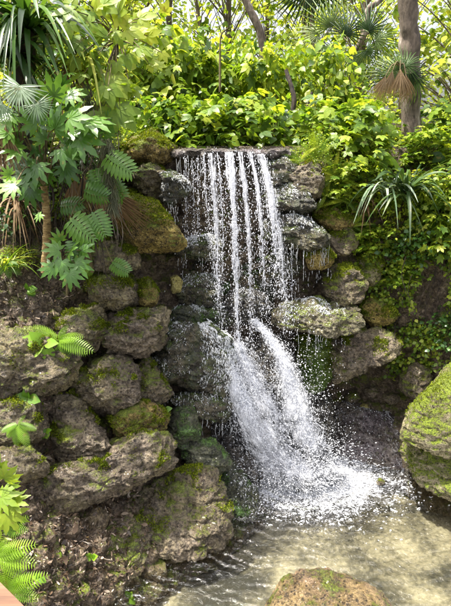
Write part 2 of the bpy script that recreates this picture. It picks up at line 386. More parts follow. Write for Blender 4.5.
# ------------------------------------------------------------------ terrain (bank and cliff)
cp = []
def c_(px, py, Y): cp.append((px, py, Y))
def cz(px, py, z): cp.append((px, py, gz(px, py, z)[1]))
for px, L in {
    -250: [(100, 3.9), (300, 3.2), (450, 2.6), (600, 2.1), (720, 1.85)],
    -100: [(146, 4.3), (300, 3.45), (420, 3.0), (500, 2.65), (600, 2.3), (700, 2.05)],
    0: [(146, 4.6), (250, 4.15), (290, 3.85), (350, 3.45), (420, 3.2), (500, 2.85), (560, 2.6), (606, 2.42), (700, 2.1)],
    50: [(146, 4.75), (250, 4.3), (290, 4.0), (350, 3.75), (420, 3.45), (460, 3.35), (500, 3.15), (560, 2.82), (606, 2.62)],
    100: [(146, 4.9), (200, 4.75), (250, 4.5), (300, 4.25), (350, 4.05), (400, 3.85), (450, 3.65), (500, 3.35), (550, 3.05)],
    150: [(146, 4.98), (200, 4.9), (250, 4.78), (300, 4.55), (350, 4.4), (400, 4.15), (450, 3.85), (500, 3.55), (540, 3.32)],
    200: [(146, 5.0), (200, 4.97), (250, 4.92), (320, 4.7), (380, 4.5), (430, 4.25), (480, 3.95), (520, 3.68)],
    235: [(146, 5.0), (200, 4.97), (300, 4.85), (380, 4.65), (440, 4.45), (480, 4.2)],
    290: [(146, 5.0), (200, 4.97), (300, 4.9), (380, 4.8), (430, 4.75)],
    345: [(146, 5.2), (200, 5.1), (250, 5.0), (330, 5.0), (375, 5.25), (400, 5.2), (425, 4.98)],
    400: [(146, 5.35), (200, 5.15), (260, 4.95), (330, 4.95), (375, 5.1), (400, 5.0), (430, 4.72), (455, 4.45)],
    451: [(146, 5.3), (200, 5.0), (260, 4.8), (330, 4.65), (400, 4.55), (440, 4.4)],
    560: [(146, 4.9), (260, 4.45), (400, 4.2), (480, 4.0)],
    700: [(100, 4.4), (260, 4.0), (400, 3.8), (520, 3.5)]}.items():
    for py, Y in L: c_(px, py, Y)
for px, py, z in [(97, 590, 0), (140, 572, 0), (170, 556, 0), (215, 535, .0), (240, 510, 0), (250, 488, 0), (300, 462, 0), (345, 457, 0), (400, 470, 0), (451, 488, 0), (560, 520, 0), (700, 600, 0),
                  (70, 640, 0), (200, 600, -.5), (250, 540, -.5), (300, 500, -.5), (300, 606, -.6), (400, 510, -.5), (451, 540, -.5), (350, 480, -.3), (150, 640, -.5), (120, 720, -.5),
                  (300, 720, -.6), (451, 640, -.6), (600, 700, -.6), (700, 720, -.6), (560, 580, -.5)]: cz(px, py, z)
cp = np.array(cp)
def tps_fit(X, y, lam=.3):
    n = len(X); d = np.linalg.norm(X[:, None]-X[None], axis=2); K = d**2*np.log(d+1e-6); K[np.arange(n), np.arange(n)] = lam
    Pm = np.c_[np.ones(n), X]; A = np.block([[K, Pm], [Pm.T, np.zeros((3, 3))]])
    return np.linalg.solve(A, np.r_[y, 0, 0, 0])
W = tps_fit(cp[:, :2]/100, cp[:, 2])
def tps_eval(Q):
    Q = Q/100; out = np.zeros(len(Q)); X = cp[:, :2]/100
    for s in range(0, len(Q), 20000):
        q = Q[s:s+20000]; d = np.linalg.norm(q[:, None]-X[None], axis=2)
        out[s:s+20000] = (d**2*np.log(d+1e-6))@W[:len(X)]+W[-3]+q@W[-2:]
    return out
def at_many(PX, PY, Y):
    a = (PX-CX)/FPX; b = (CY-PY)/FPX; dy = CP+SP*b; dz = -SP+CP*b; t = Y/dy
    return np.stack([a*t, Y, CAM_H+dz*t], 1)
gx = np.concatenate([np.linspace(-250, -25, 60)[:-1], np.linspace(-25, 475, 400)[:-1], np.linspace(475, 700, 60)])
gy = np.concatenate([np.linspace(146, 606, 420), np.linspace(606, 720, 30)[1:]])
GX, GY = np.meshgrid(gx, gy)
TP = at_many(GX.ravel(), GY.ravel(), tps_eval(np.c_[GX.ravel(), GY.ravel()]))
nr, nc = GX.shape
def grid_faces(nr, nc):
    i = np.arange(nr-1)[:, None]*nc; j = np.arange(nc-1)[None]
    return np.stack([i+j, i+nc+j, i+nc+j+1, i+j+1], -1).reshape(-1, 4)
def grid_normals(P, nr, nc):
    G_ = P.reshape(nr, nc, 3); a = np.gradient(G_, axis=0); b = np.gradient(G_, axis=1)
    n = np.cross(a, b); n /= np.linalg.norm(n, axis=2)[..., None]+1e-12
    return n.reshape(-1, 3)
TN = grid_normals(TP, nr, nc)
if (TN[:, 1]*-1+TN[:, 2]).mean() < 0: TN = -TN
tf1, tf2 = worley(TP+.04*np.c_[fbm(TP, 6, 2, 1), fbm(TP, 6, 2, 2), fbm(TP, 6, 2, 3)], 6., 4)
tg1, tg2 = worley(TP+.03*np.c_[fbm(TP, 9, 2, 1), fbm(TP, 9, 2, 2), fbm(TP, 9, 2, 3)], 14., 5)
disp = .13*(np.minimum(tf2-tf1, .5)-.2)+.05*(np.minimum(tg2-tg1, .5)-.2)+.055*fbm(TP, 2.6, 3, 5, ridged=True)+.028*fbm(TP*np.array([1, 1, 1.6]), 9, 4, 9)+.008*fbm(TP, 38, 2, 3, ridged=True)
edge = np.clip((GY.ravel()-146)/25, 0, 1)
TP = TP+TN*(disp*edge)[:, None]
TN = grid_normals(TP, nr, nc)
if (TN[:, 1]*-1+TN[:, 2]).mean() < 0: TN = -TN
hill = mesh_obj('hillside', TP, grid_faces(nr, nc)[:, ::-1] if TN[0, 1] > 0 else grid_faces(nr, nc), M['terrain'])
hill['kind'] = 'structure'; hill['label'] = 'rocky bank with leaf litter and moss around the pool'
TPX, TPY = GX.ravel(), GY.ravel()
def on_bank(px, py, lift=0.):
    k = np.argmin((TPX-px)**2+(TPY-py)**2); return TP[k]+TN[k]*lift, TN[k]
# forest floor running back from the crest
top = TP[:nc]
rows = [top+np.array([0, 0, 0])]
for d in (0.15, .4, .8, 1.4, 2.2, 3.2, 4.5, 6.5, 9, 13, 18, 26, 40, 70, 130):
    P = top.copy(); P[:, 0] *= 1+d*.35; P[:, 1] += d; P[:, 2] = 2.86+.03*d-.012*max(0, d-14)
    P[:, 2] += .05*fbm(P, 1.2, 2, 4)
    rows.append(P)
FL = np.concatenate(rows)
fo = mesh_obj('ground', FL, grid_faces(len(rows), nc), M['terrain']); fo['kind'] = 'structure'; fo['label'] = 'leaf covered forest floor behind the crest'

# ------------------------------------------------------------------ pool
bx, by = np.meshgrid(np.linspace(-6, 7, 200), np.linspace(-4, 6.2, 160)); B = np.c_[bx.ravel(), by.ravel(), np.zeros(bx.size)]
bz = -.24+.11*fbm(B, .9, 3, 40)+.02*fbm(B, 6, 3, 41); bz = np.minimum(bz, -.05)
B[:, 2] = bz
bed = mesh_obj('pool_bed', B, grid_faces(160, 200)[:, ::-1], M['bed']); bed['kind'] = 'structure'; bed['label'] = 'sandy bed under the shallow pool'
base = gz(300, 478, 0)
wx = np.concatenate([np.linspace(-6, -2, 20)[:-1], np.linspace(-2, 3, 460)[:-1], np.linspace(3, 7, 20)])
wy = np.concatenate([np.linspace(-4, 2.2, 20)[:-1], np.linspace(2.2, 5.3, 330)])
WX, WY = np.meshgrid(wx, wy); WP = np.c_[WX.ravel(), WY.ravel(), np.zeros(WX.size)]
r = np.hypot((WP[:, 0]-base[0])*.8, WP[:, 1]-base[1])
ang = fbm(WP, 3, 2, 8)
wz = np.exp(-r/.8)*.012*np.sin(2*PI*r/.095+5*ang)+np.exp(-r/1.6)*.0040*np.sin(2*PI*r/.062+16*ang)+.0016*fbm(WP*np.array([1, 1.7, 1]), 14, 2, 55)*np.exp(-r/3)
wz += .012*np.exp(-r/.45)*fbm(WP, 9, 3, 12)*1.5+.0026*fbm(WP, 7, 3, 13)+.035*np.exp(-(r/.28)**2)*(1+.6*fbm(WP, 12, 3, 2))
WP[:, 2] = wz
pool = mesh_obj('pool_water', WP, grid_faces(len(wy), len(wx))[:, ::-1], M['water'], attrs={'froth': (.82-.56*np.hypot((WP[:, 0]-base[0]-.1)*.75, (WP[:, 1]-base[1]-.02)*1.15)**.75).clip(0, 1)}); pool['kind'] = 'structure'; pool['label'] = 'shallow clear pool rippling away from the fall'

# ------------------------------------------------------------------ boulders
def cubesphere(n):
    t = np.tan(np.linspace(-1, 1, n)*PI/4); u, v = np.meshgrid(t, t); o = np.ones_like(u); V = []; F = []
    for k, (a, b, c) in enumerate([(u, v, o), (v, u, -o), (o, u, v), (-o, v, u), (v, o, u), (u, -o, v)]):
        P = np.stack([a, b, c], -1).reshape(-1, 3); V.append(P/np.linalg.norm(P, axis=1)[:, None]); F.append(grid_faces(n, n)[:, ::-1]+k*n*n)
    V = np.concatenate(V); F = np.concatenate(F)
    key = np.round(V*1e5).astype(np.int64); _, idx, inv = np.unique(key, axis=0, return_index=True, return_inverse=True)
    return V[idx], inv.ravel()[F]
CS = {n: cubesphere(n) for n in (18, 40, 64, 96)}
BOULD = {}
def blob_verts(poly, Y, T, n, box=.75, tilt=0., seed=0, rough=1.):
    cen = np.mean(poly, 0); c3 = at(cen[0], cen[1], Y); f = c3-np.array([0, 0, CAM_H]); dist = np.linalg.norm(f); f /= dist
    f[2] *= .8; f /= np.linalg.norm(f)
    rx = np.array([f[1], -f[0], 0]); rx /= np.linalg.norm(rx); up = np.cross(rx, f)
    pl = []
    for x, y in poly:
        d = at(x, y, Y)-np.array([0, 0, CAM_H]); w = d*((c3-np.array([0, 0, CAM_H]))@f)/(d@f)+np.array([0, 0, CAM_H])-c3; pl.append((w@rx, w@up))
    pl = np.array(pl)
    q = spline(np.c_[np.r_[pl, pl[:1]], np.zeros(len(pl)+1)], 160)[:-1, :2]
    c = q.mean(0); d = q-c; th = np.arctan2(d[:, 1], d[:, 0]); rr = np.hypot(d[:, 0], d[:, 1])*1.09
    o = np.argsort(th); th, rr = th[o], rr[o]
    th = np.r_[th-2*PI, th, th+2*PI]; rr = np.r_[rr, rr, rr]
    S, F = CS[n]; S = S.copy(); rg = np.random.default_rng(seed+500)
    for _ in range(9):      # broken, flattened faces
        nn = rg.normal(0, 1, 3); nn[1] -= .5; nn /= np.linalg.norm(nn); h = S@nn-rg.uniform(.62, .88); S -= np.maximum(h, 0)[:, None]*nn*.92
    a = np.arctan2(S[:, 2], S[:, 0]); rho = np.hypot(S[:, 0], S[:, 2]).clip(0, 1)**box
    R = np.interp(a, th, rr)
    size = math.sqrt(abs(np.ptp(q[:, 0])*np.ptp(q[:, 1])))
    X = c[0]+np.cos(a)*R*rho; Z = c[1]+np.sin(a)*R*rho; yy = np.sign(S[:, 1])*np.abs(S[:, 1])**.85
    dep = T*yy+.45*tilt*(Z-c[1])
    P = c3+X[:, None]*rx+Z[:, None]*up+dep[:, None]*f
    D = (np.cos(a)*rho)[:, None]*rx+(np.sin(a)*rho)[:, None]*up+S[:, 1:2]*f; D /= np.linalg.norm(D, axis=1)[:, None]+1e-9
    k = min(1., size/.45)*rough
    o3 = np.array([seed*7.3, seed*3.1, 0])
    Pn = P+o3
    wp = Pn+.05*np.c_[fbm(Pn, 6, 2, 1), fbm(Pn, 6, 2, 2), fbm(Pn, 6, 2, 3)]
    f1, f2 = worley(wp*np.array([1, 1, 1.5]), 6.5, seed); g1, g2 = worley(wp, 17, seed+1)
    dd = .075*k*fbm(Pn, 3.2, 2, seed)+.07*k*(np.minimum(f2-f1, .45)-.22)+.03*k*(np.minimum(g2-g1, .4)-.2)+.024*k*fbm(Pn*np.array([1, 1, 2.2]), 9, 3, seed+3, ridged=True)*.7+.009*k*fbm(Pn, 28, 3, seed+5, ridged=True)
    sz = (Pn[:, 2]+.05*fbm(Pn, 3, 2, seed+4)+.12*Pn[:, 0])*11; dd -= .022*k*np.exp(-((sz-np.round(sz))/.13)**2)*(fbm(Pn, 5, 2, seed+2) > -.1)
    dd -= .06*k*np.maximum(0, fbm(Pn, 11, 2, seed+9)-.25)
    dd -= dd.mean()
    return P+D*dd[:, None], F, c3, D
def boulder(poly, Y, T, mat, label, n=64, box=.62, tilt=.35, seed=None, rough=1., name='boulder', moss=0, group='boulders stacked around the waterfall', cat='boulder'):
    seed = len(BOULD)*5+11 if seed is None else seed
    P, F, c, D = blob_verts(poly, Y, T, n, box, tilt, seed, rough)
    e = mesh_obj(name, P-c, F, M[mat]); e.location = c
    tag(e, label, cat, group)
    BOULD[label] = (e, P, D)
    if moss: moss_on(e, P, D, moss)
    return e, P
def moss_on(parent, P, D, amount, size=.012):
    m = (D[:, 2] > .25-.35*amount)*(fbm(P, 6, 3, 77) > .25-.75*amount)*(D[:, 1] < .5)
    idx = np.nonzero(m)[0]
    if len(idx) < 20: return
    n = int(min(6000, len(idx)*1.5)); k = RNG.choice(idx, n); a = Acc()
    base_ = P[k]+RNG.normal(0, .006, (n, 3)); L = size*RNG.uniform(.5, 1.5, n)
    dirn = D[k]*.7+np.array([0, 0, .5])+RNG.normal(0, .55, (n, 3)); dirn /= np.linalg.norm(dirn, axis=1)[:, None]
    side = np.cross(dirn, RNG.normal(0, 1, (n, 3))); side /= np.linalg.norm(side, axis=1)[:, None]
    V = np.stack([base_-side*L[:, None]*.35, base_+side*L[:, None]*.35, base_+dirn*L[:, None]], 1)
    a.add(V.reshape(-1, 3), T=np.arange(n*3).reshape(n, 3), r=np.repeat(RNG.random(n), 3))
    o = a.obj('moss', M['moss_tuft'], parent, False, off=np.array(parent.location)); o['kind'] = 'stuff'

BL = [
 # left side, top to bottom
 ([(122,146),(132,136),(150,131),(166,139),(176,150),(172,164),(152,168),(130,164),(118,156)],4.85,.26,'mossy','shaggy moss-topped boulder at the left end of the lip',64,.6),
 ([(128,172),(140,165),(156,164),(168,170),(172,186),(164,200),(148,200),(136,188)],4.72,.25,'brown','brown boulder under the shaggy moss boulder left of the fall',64,.2),
 ([(160,174),(172,170),(182,177),(189,186),(186,197),(174,207),(163,202)],4.6,.16,'wet','knobbly grey wet rock dripping beside the top left of the fall',64,0),
 ([(112,200),(122,194),(146,202),(165,213),(179,228),(183,241),(172,250),(152,253),(136,246),(122,232),(112,214)],4.4,.30,'mossy','large slanting brown boulder with yellow moss edge left of the fall',96,.55),
 ([(112,196),(124,189),(136,193),(138,203),(126,209),(112,206)],4.62,.16,'mossy','small mossy rock tucked above the large slanting boulder',40,.5),
 ([(88,250),(98,243),(114,240),(132,246),(140,256),(140,268),(124,272),(98,268)],4.2,.2,'brown','squarish ledge rock below the hanging lobed leaf',64,.45),
 ([(92,276),(104,268),(120,270),(133,278),(141,290),(139,303),(124,310),(102,306),(90,292)],4.12,.24,'brown','dark rounded boulder below the squarish ledge rock',64,.2),
 ([(138,282),(150,280),(157,288),(157,300),(148,308),(139,304)],4.18,.12,'mossy','small mossy knob on the right of the dark rounded boulder',40,.5),
 ([(100,336),(108,320),(124,310),(146,306),(165,308),(170,318),(167,336),(154,348),(134,357),(112,352)],4.02,.26,'pale','flat-topped pale block overhanging the dark gap left of the fall',96,.35),
 ([(68,378),(80,364),(98,356),(116,354),(129,362),(135,380),(132,398),(118,408),(96,410),(76,400)],3.78,.26,'pale','rounded brown boulder with mossy right edge in mid left bank',96,.3),
 ([(-20,345),(0,332),(30,330),(58,338),(76,352),(76,374),(62,390),(30,398),(-20,390)],3.5,.26,'brown','broad rock ledge under the bright fern at the left edge',96,.2),
 ([(50,392),(70,394),(88,408),(102,430),(106,450),(92,464),(66,462),(48,446),(42,418)],3.5,.22,'pale','pale smooth rock spur running down to the overhanging ledge',96,.2),
 ([(36,486),(44,470),(66,462),(92,456),(116,446),(140,434),(160,434),(172,444),(174,458),(166,470),(146,480),(120,489),(96,500),(70,507),(46,502)],3.32,.27,'pale','long overhanging brown ledge with rounded nose in lower left',96,.15),
 ([(108,418),(120,404),(138,398),(158,404),(168,418),(164,432),(146,436),(120,434)],3.72,.2,'mossy','shaggy ochre moss mound above the nose of the long ledge',64,.45),
 ([(136,520),(142,496),(158,478),(182,468),(206,468),(222,484),(228,512),(222,538),(200,552),(170,556),(146,548)],3.52,.25,'pale','big pale boulder with dripping face at the pool edge',96,.25),
 ([(-10,400),(10,392),(38,400),(46,420),(38,440),(14,446),(-10,440)],3.28,.2,'brown','dark crumbly rock beside the seedlings at the left edge',64,.1),
 ([(130,368),(148,358),(162,370),(172,392),(160,404),(142,402),(130,388)],3.98,.2,'brown','rubbly mossy rock between the rounded boulder and the wet dome',64,.2),
 ([(58,318),(84,306),(104,314),(109,334),(94,350),(66,346)],3.9,.2,'brown','shaded brown rock left of the flat-topped pale block',64,.2),
 ([(74,548),(96,518),(124,500),(150,502),(158,540),(140,570),(108,584),(84,576)],3.22,.13,'brown','low sloping moss-flecked rock under the long overhanging ledge',96,.4),
 ([(184,446),(204,436),(220,446),(228,466),(208,476),(188,468)],3.84,.16,'greenwet','flat algae-green rock above the big dripping boulder',64,.3),
 ([(0,448),(24,440),(44,452),(44,474),(22,484),(-4,476)],3.05,.14,'brown','dark stone in the litter at the left end of the long ledge',40,.2),
 # wet rocks by the fall
 ([(164,424),(174,408),(188,404),(199,418),(198,438),(184,450),(168,444)],3.95,.18,'greenwet','small wet rock green with algae left of the cascade',64,.35),
 ([(154,360),(158,336),(174,322),(196,317),(216,322),(228,338),(233,362),(230,386),(206,394),(176,388),(158,378)],4.22,.26,'wet','big streaming wet dome left of the cascade',96,.0),
 ([(172,398),(190,392),(214,392),(234,398),(240,410),(226,420),(200,418),(180,410)],4.12,.2,'wet','thin wet ledge right under the streaming dome',64,.4),
 ([(216,424),(236,414),(248,430),(256,458),(256,484),(240,494),(224,480),(214,450)],4.2,.22,'wetdark','dark wet buttress beside the lower cascade',64,.0),
 ([(200,462),(218,452),(238,466),(256,492),(252,512),(232,524),(214,514),(202,490)],3.92,.2,'greenwet','smooth grey-green wet slab at the foot of the cascade',64,.1),
 ([(172,244),(184,236),(204,235),(220,242),(220,254),(200,260),(180,256)],4.72,.16,'wet','splashed ledge behind the thin left drips',64,.4),
 ([(178,282),(192,274),(210,276),(218,290),(210,304),(190,306),(178,296)],4.65,.18,'wet','wet grey knob below the splashed ledge behind the left drips',64,.2),
 ([(170,278),(177,276),(182,282),(180,291),(172,292)],4.55,.06,'ochre','small yellow stone in the wet rocks left of the fall',40,.1),
 ([(168,312),(186,302),(214,304),(232,312),(228,326),(200,330),(174,326)],4.6,.2,'greenwet','green wet shelf above the streaming dome',64,.1),
 ([(218,300),(238,290),(262,296),(270,312),(252,324),(228,322)],4.74,.2,'wetdark','dark wet lump behind the middle of the fall',64,.2),
 ([(248,352),(266,340),(286,346),(300,372),(306,410),(298,444),(270,448),(252,424),(244,388)],4.5,.26,'wetdark','dark wet core rock between the two cascades',96,.0),
 ([(300,400),(318,388),(332,400),(332,430),(318,444),(302,440)],4.62,.16,'wetdark','dark rock behind the spray right of the cascade',40,.0),
 ([(172,160),(200,157),(236,157),(264,160),(272,200),(272,250),(268,300),(240,308),(200,304),(176,290),(170,230)],5.03,.15,'greenwet','mossy wet wall behind the falling strands',96,.1),
 # right of the fall
 ([(258,160),(272,154),(290,157),(300,168),(294,184),(276,192),(260,184)],4.84,.18,'wet','grey wet rock under the right end of the lip',64,.3),
 ([(284,172),(296,163),(314,165),(323,176),(320,192),(304,198),(288,190)],4.78,.2,'brown','round-topped dark brown boulder under bright ferns right of the fall',64,.35),
 ([(262,196),(276,186),(296,188),(312,198),(318,208),(304,214),(282,210),(264,210)],4.7,.2,'wet','upper wet ledge with a fringe of drips right of the fall',64,.55),
 ([(264,222),(276,210),(298,212),(318,224),(332,236),(326,246),(304,246),(280,242),(266,238)],4.62,.22,'wet','broad middle wet ledge with long drips right of the fall',64,.55),
 ([(266,258),(278,250),(296,254),(302,264),(292,276),(272,276)],4.68,.16,'wet','small wet knob under the broad middle ledge',40,.3),
 ([(314,210),(328,204),(344,212),(356,222),(350,230),(332,230),(318,222)],4.9,.2,'mossy','mossy shelf rock below the yellow-green ferns',64,.3),
 ([(328,236),(340,228),(354,230),(357,242),(348,254),(332,252)],4.82,.16,'brown','small square brown rock under the mossy shelf rock',40,.3),
 ([(306,254),(316,246),(328,247),(335,256),(330,267),(316,270),(307,264)],4.62,.13,'mossy','little rounded moss-capped stone beside the drips',40,.3),
 ([(322,280),(330,267),(344,265),(358,274),(365,287),(360,299),(344,305),(328,297)],4.66,.2,'brown','egg-shaped brown boulder above the long right ledge',64,.35),
 ([(356,258),(368,252),(382,260),(382,276),(370,284),(358,276)],4.9,.14,'verymossy','bright mossy lump among creeper right of the egg-shaped boulder',40,.3),
 ([(358,308),(370,300),(386,303),(395,312),(390,323),(372,326),(360,318)],4.82,.18,'mossy','low dark mossy rock at the foot of the creeper',64,.3),
 ([(276,314),(290,304),(316,301),(340,304),(356,312),(363,323),(354,334),(330,336),(304,330),(282,326)],4.48,.26,'ledge','long flat wet ledge with mossy nose right of the cascade',96,.5),
 ([(328,352),(338,338),(356,332),(378,332),(393,340),(397,352),(386,364),(362,370),(346,378),(334,378)],4.62,.25,'pale','bulging pale brown boulder under the long right ledge',96,.3),
 ([(300,340),(318,334),(334,342),(338,366),(328,388),(308,390),(298,366)],4.68,.14,'greenwall','vertical bright green mossy rock right of the cascade',64,.0),
 ([(402,436),(408,418),(424,396),(446,372),(476,356),(506,370),(512,420),(496,460),(452,458),(420,448)],4.05,.35,'verymossy','large triangular boulder coated in bright moss at the right edge',96,.3),
 ([(404,452),(416,438),(450,436),(496,444),(496,494),(450,492),(418,480)],4.04,.27,'verymossy','low mossy rock at the waterline under the large triangular boulder',64,.4),
 ([(262,640),(264,606),(280,584),(304,575),(328,574),(354,582),(374,594),(388,614),(390,660),(330,690),(276,680)],2.66,.27,'river','speckled brown stone rising from the pool in the near foreground',96,.2),
 ([(398,374),(412,364),(428,370),(430,388),(414,398),(400,390)],4.72,.14,'brown','small dull rock in the hollow behind the large triangular boulder',40,.2),
]
for k, (poly, Y, T, mt, lab, n, tilt) in enumerate(BL):
    ms = {'mossy': .5, 'verymossy': .9, 'greenwall': .7, 'brown': .12, 'pale': .05}.get(mt, 0)
    if 'ledge' in lab and 'wet' in lab: ms = 0
    boulder(poly, Y, T, mt, lab, n, tilt=tilt, moss=ms, rough=.55 if 'moss at the right edge' in lab or 'speckled' in lab or 'slanting brown' in lab else .7 if mt in ('mossy', 'wetdark') else .85)
# small stones on the wet slope and in the shallows
for (px, py, s, mt, lab) in [(380,482,4,'pale','small pale stone in the shallows below the waterline rock'),
    (322,405,5,'brown','small stone at the top of the wet slope nearest the spray'),(352,398,6,'pale','pale pebble on the upper edge of the reddish wet slope'),
    (372,392,7,'pale','flat pale stone under the bulging boulder'),(391,398,7,'brown','brown pebble at right end of the reddish slope'),
    (364,408,5,'ochre','ochre pebble in the middle of the reddish wet slope'),(342,382,6,'brown','brown stone in the dark hollow right of the moss wall')]:
    p, n_ = on_bank(px, py); Yp = p[1]-.03
    poly = [(px+s*1.3*math.cos(a)*random.uniform(.8, 1.2), py+s*.8*math.sin(a)*random.uniform(.8, 1.2)) for a in np.arange(8)*PI/4]
    if py > 475: Yp = gz(px, py+4, 0)[1]
    boulder(poly, Yp, s*.01, mt, lab, 18, seed=int(px), name='stone', cat='stone', group='small stones around the pool')

# lip slab the water runs over
def lip():
    xs = np.linspace(at(166, 150, 4.8)[0], at(296, 150, 4.8)[0], 130); ys = np.linspace(4.66, 5.5, 70)
    n = 0; S, F = CS[96]
    u = S*1.0; e = 3.2
    q = np.sign(u)*np.abs(u)**.5; q /= np.abs(q).max(0)
    cx = (xs[0]+xs[-1])/2; P = np.c_[cx+q[:, 0]*(xs[-1]-xs[0])/2, 5.08+q[:, 1]*.40, 2.885+q[:, 2]*.045]
    D = S
    P[:, 1] += .07*fbm(P, 4, 3, 3)+.03*fbm(P, 13, 2, 8); P[:, 2] += .024*fbm(P*np.array([1, 1, .2]), 5, 3, 4)
    P += D*(.008*fbm(P, 30, 3, 5))[:, None]
    o = mesh_obj('lip_slab', P-np.array([cx, 5.08, 2.88]), F, M['purple']); o.location = (cx, 5.08, 2.88)
    tag(o, 'thin flat wet slab that the waterfall pours over', 'slab')
lip()
# reddish wet slope slab
boulder([(322,412),(345,400),(378,404),(402,424),(412,450),(406,476),(376,470),(344,462),(322,452)], 4.72, .2, 'purple', 'smooth reddish wet slope between the spray and the large triangular boulder', 96, tilt=1.35, name='rock_slope', cat='rock slope', group=None, rough=.5)

# ------------------------------------------------------------------ waterfall
def ico():
    t = (1+5**.5)/2
    V = np.array([(-1,t,0),(1,t,0),(-1,-t,0),(1,-t,0),(0,-1,t),(0,1,t),(0,-1,-t),(0,1,-t),(t,0,-1),(t,0,1),(-t,0,-1),(-t,0,1)], float)
    V /= np.linalg.norm(V[0])
    F = np.array([(0,11,5),(0,5,1),(0,1,7),(0,7,10),(0,10,11),(1,5,9),(5,11,4),(11,10,2),(10,7,6),(7,1,8),(3,9,4),(3,4,2),(3,2,6),(3,6,8),(3,8,9),(4,9,5),(2,4,11),(6,2,10),(8,6,7),(9,8,1)])
    return V, F
IV, IF = ico()
def drops(acc, C, R, stretch=1.5, dirs=None):
    C = np.asarray(C, float); n = len(C); R = np.asarray(R)*np.ones(n)
    if n == 0: return
    V = IV[None]*(1+.35*RNG.normal(0, 1, (n, 12, 1)).clip(-1.5, 1.5)*.6)*R[:, None, None]
    d = np.tile([0, 0, 1.], (n, 1)) if dirs is None else dirs/np.linalg.norm(dirs, axis=1)[:, None]
    st = np.asarray(stretch)*np.ones(n)
    V = V+((V*d[:, None]).sum(2)*(st[:, None]-1))[..., None]*d[:, None]
    V = V+C[:, None]
    acc.add(V.reshape(-1, 3), T=(IF[None]+12*np.arange(n)[:, None, None]).reshape(-1, 3), r=np.repeat(RNG.random(n), 12))
fall_o = at(235, 155, 4.66)
fall = empty('waterfall', fall_o, 'white waterfall of separate broken strands dropping into the pool', 'waterfall')
def path3(pts, n): return spline(np.array([at(*p) for p in pts]), n)
def strand(acc, pts, wid, n_threads, thick, gap=.35, spray=1., seed=0):
    """one curtain of falling water: wandering threads broken into beads, with loose drops"""
    P = path3(pts, 220); L = np.linalg.norm(np.diff(P, axis=0), axis=1).sum(); s = np.linspace(0, L, len(P))
    wid = np.interp(np.linspace(0, 1, len(P)), np.linspace(0, 1, len(wid)), wid)
    for k in range(n_threads):
        o = RNG.uniform(-1, 1); sd = seed*31+k
        q = np.c_[np.full(len(P), sd*1.7), np.zeros(len(P)), s*2.2]
        q2 = np.c_[np.full(len(P), sd*3.3), np.zeros(len(P)), s*19]
        offx = (.75*o*abs(o)**.5+.55*fbm(q, 1, 3, sd))*wid*.5
        fr = np.linspace(.15, 1, len(P))**.8; qc = np.c_[np.full(len(P), seed*5.1), np.zeros(len(P)), s*5.]; offx = offx*(1+.9*fbm(qc, 1.3, 2, seed))+fr*(.020*fbm(q2, .5, 2, sd+7)+.022*fbm(qc, 1, 2, seed+70)+.009*fbm(q2, 1.6, 1, sd+5)); offy = .5*fbm(q, 1, 2, sd+50)*wid*.5
        T = P+np.c_[offx, offy, np.zeros(len(P))]
        a = fbm(q2, 1, 3, sd+9)
        f = np.linspace(0, 1, len(P))
        rad = thick*(.65+.9*a)*(1.05-.25*f)
        on = a > (-.7+gap*1.9*f)
        i = 0
        while i < len(P):
            if on[i]:
                j = i
                while j < len(P) and on[j]: j += 1
                if j-i >= 4:
                    rr = rad[i:j].clip(.0015, .03).copy(); rr[0] *= .2; rr[-1] *= .25
                    tube(acc, T[i:j]+RNG.normal(0, .0012, (j-i, 3)), rr, 5, r=RNG.random())
                i = j
            else: i += 1
    nd = int(spray*L*230*(1+n_threads*.16)); t = RNG.random(nd)**.8; idx = (t*(len(P)-1)).astype(int)
    C = P[idx]+RNG.normal(0, 1, (nd, 3))*(wid[idx]*.40+.010)[:, None]*np.array([1, .7, 1])+np.c_[np.zeros(nd), -np.abs(RNG.normal(0, .02, nd)), np.zeros(nd)]
    drops(acc, C, RNG.gamma(2., .0008, nd).clip(.0008, .0038), RNG.uniform(1.2, 3.2, nd))
def build_part(acc, name='stream', mat='white', label=None):
    o = acc.obj(name, M[mat], fall, True, off=fall_o)
    if name in ('stream', 'cascade'): o['kind'] = 'stuff'
    if label: o['label'] = label
    return o
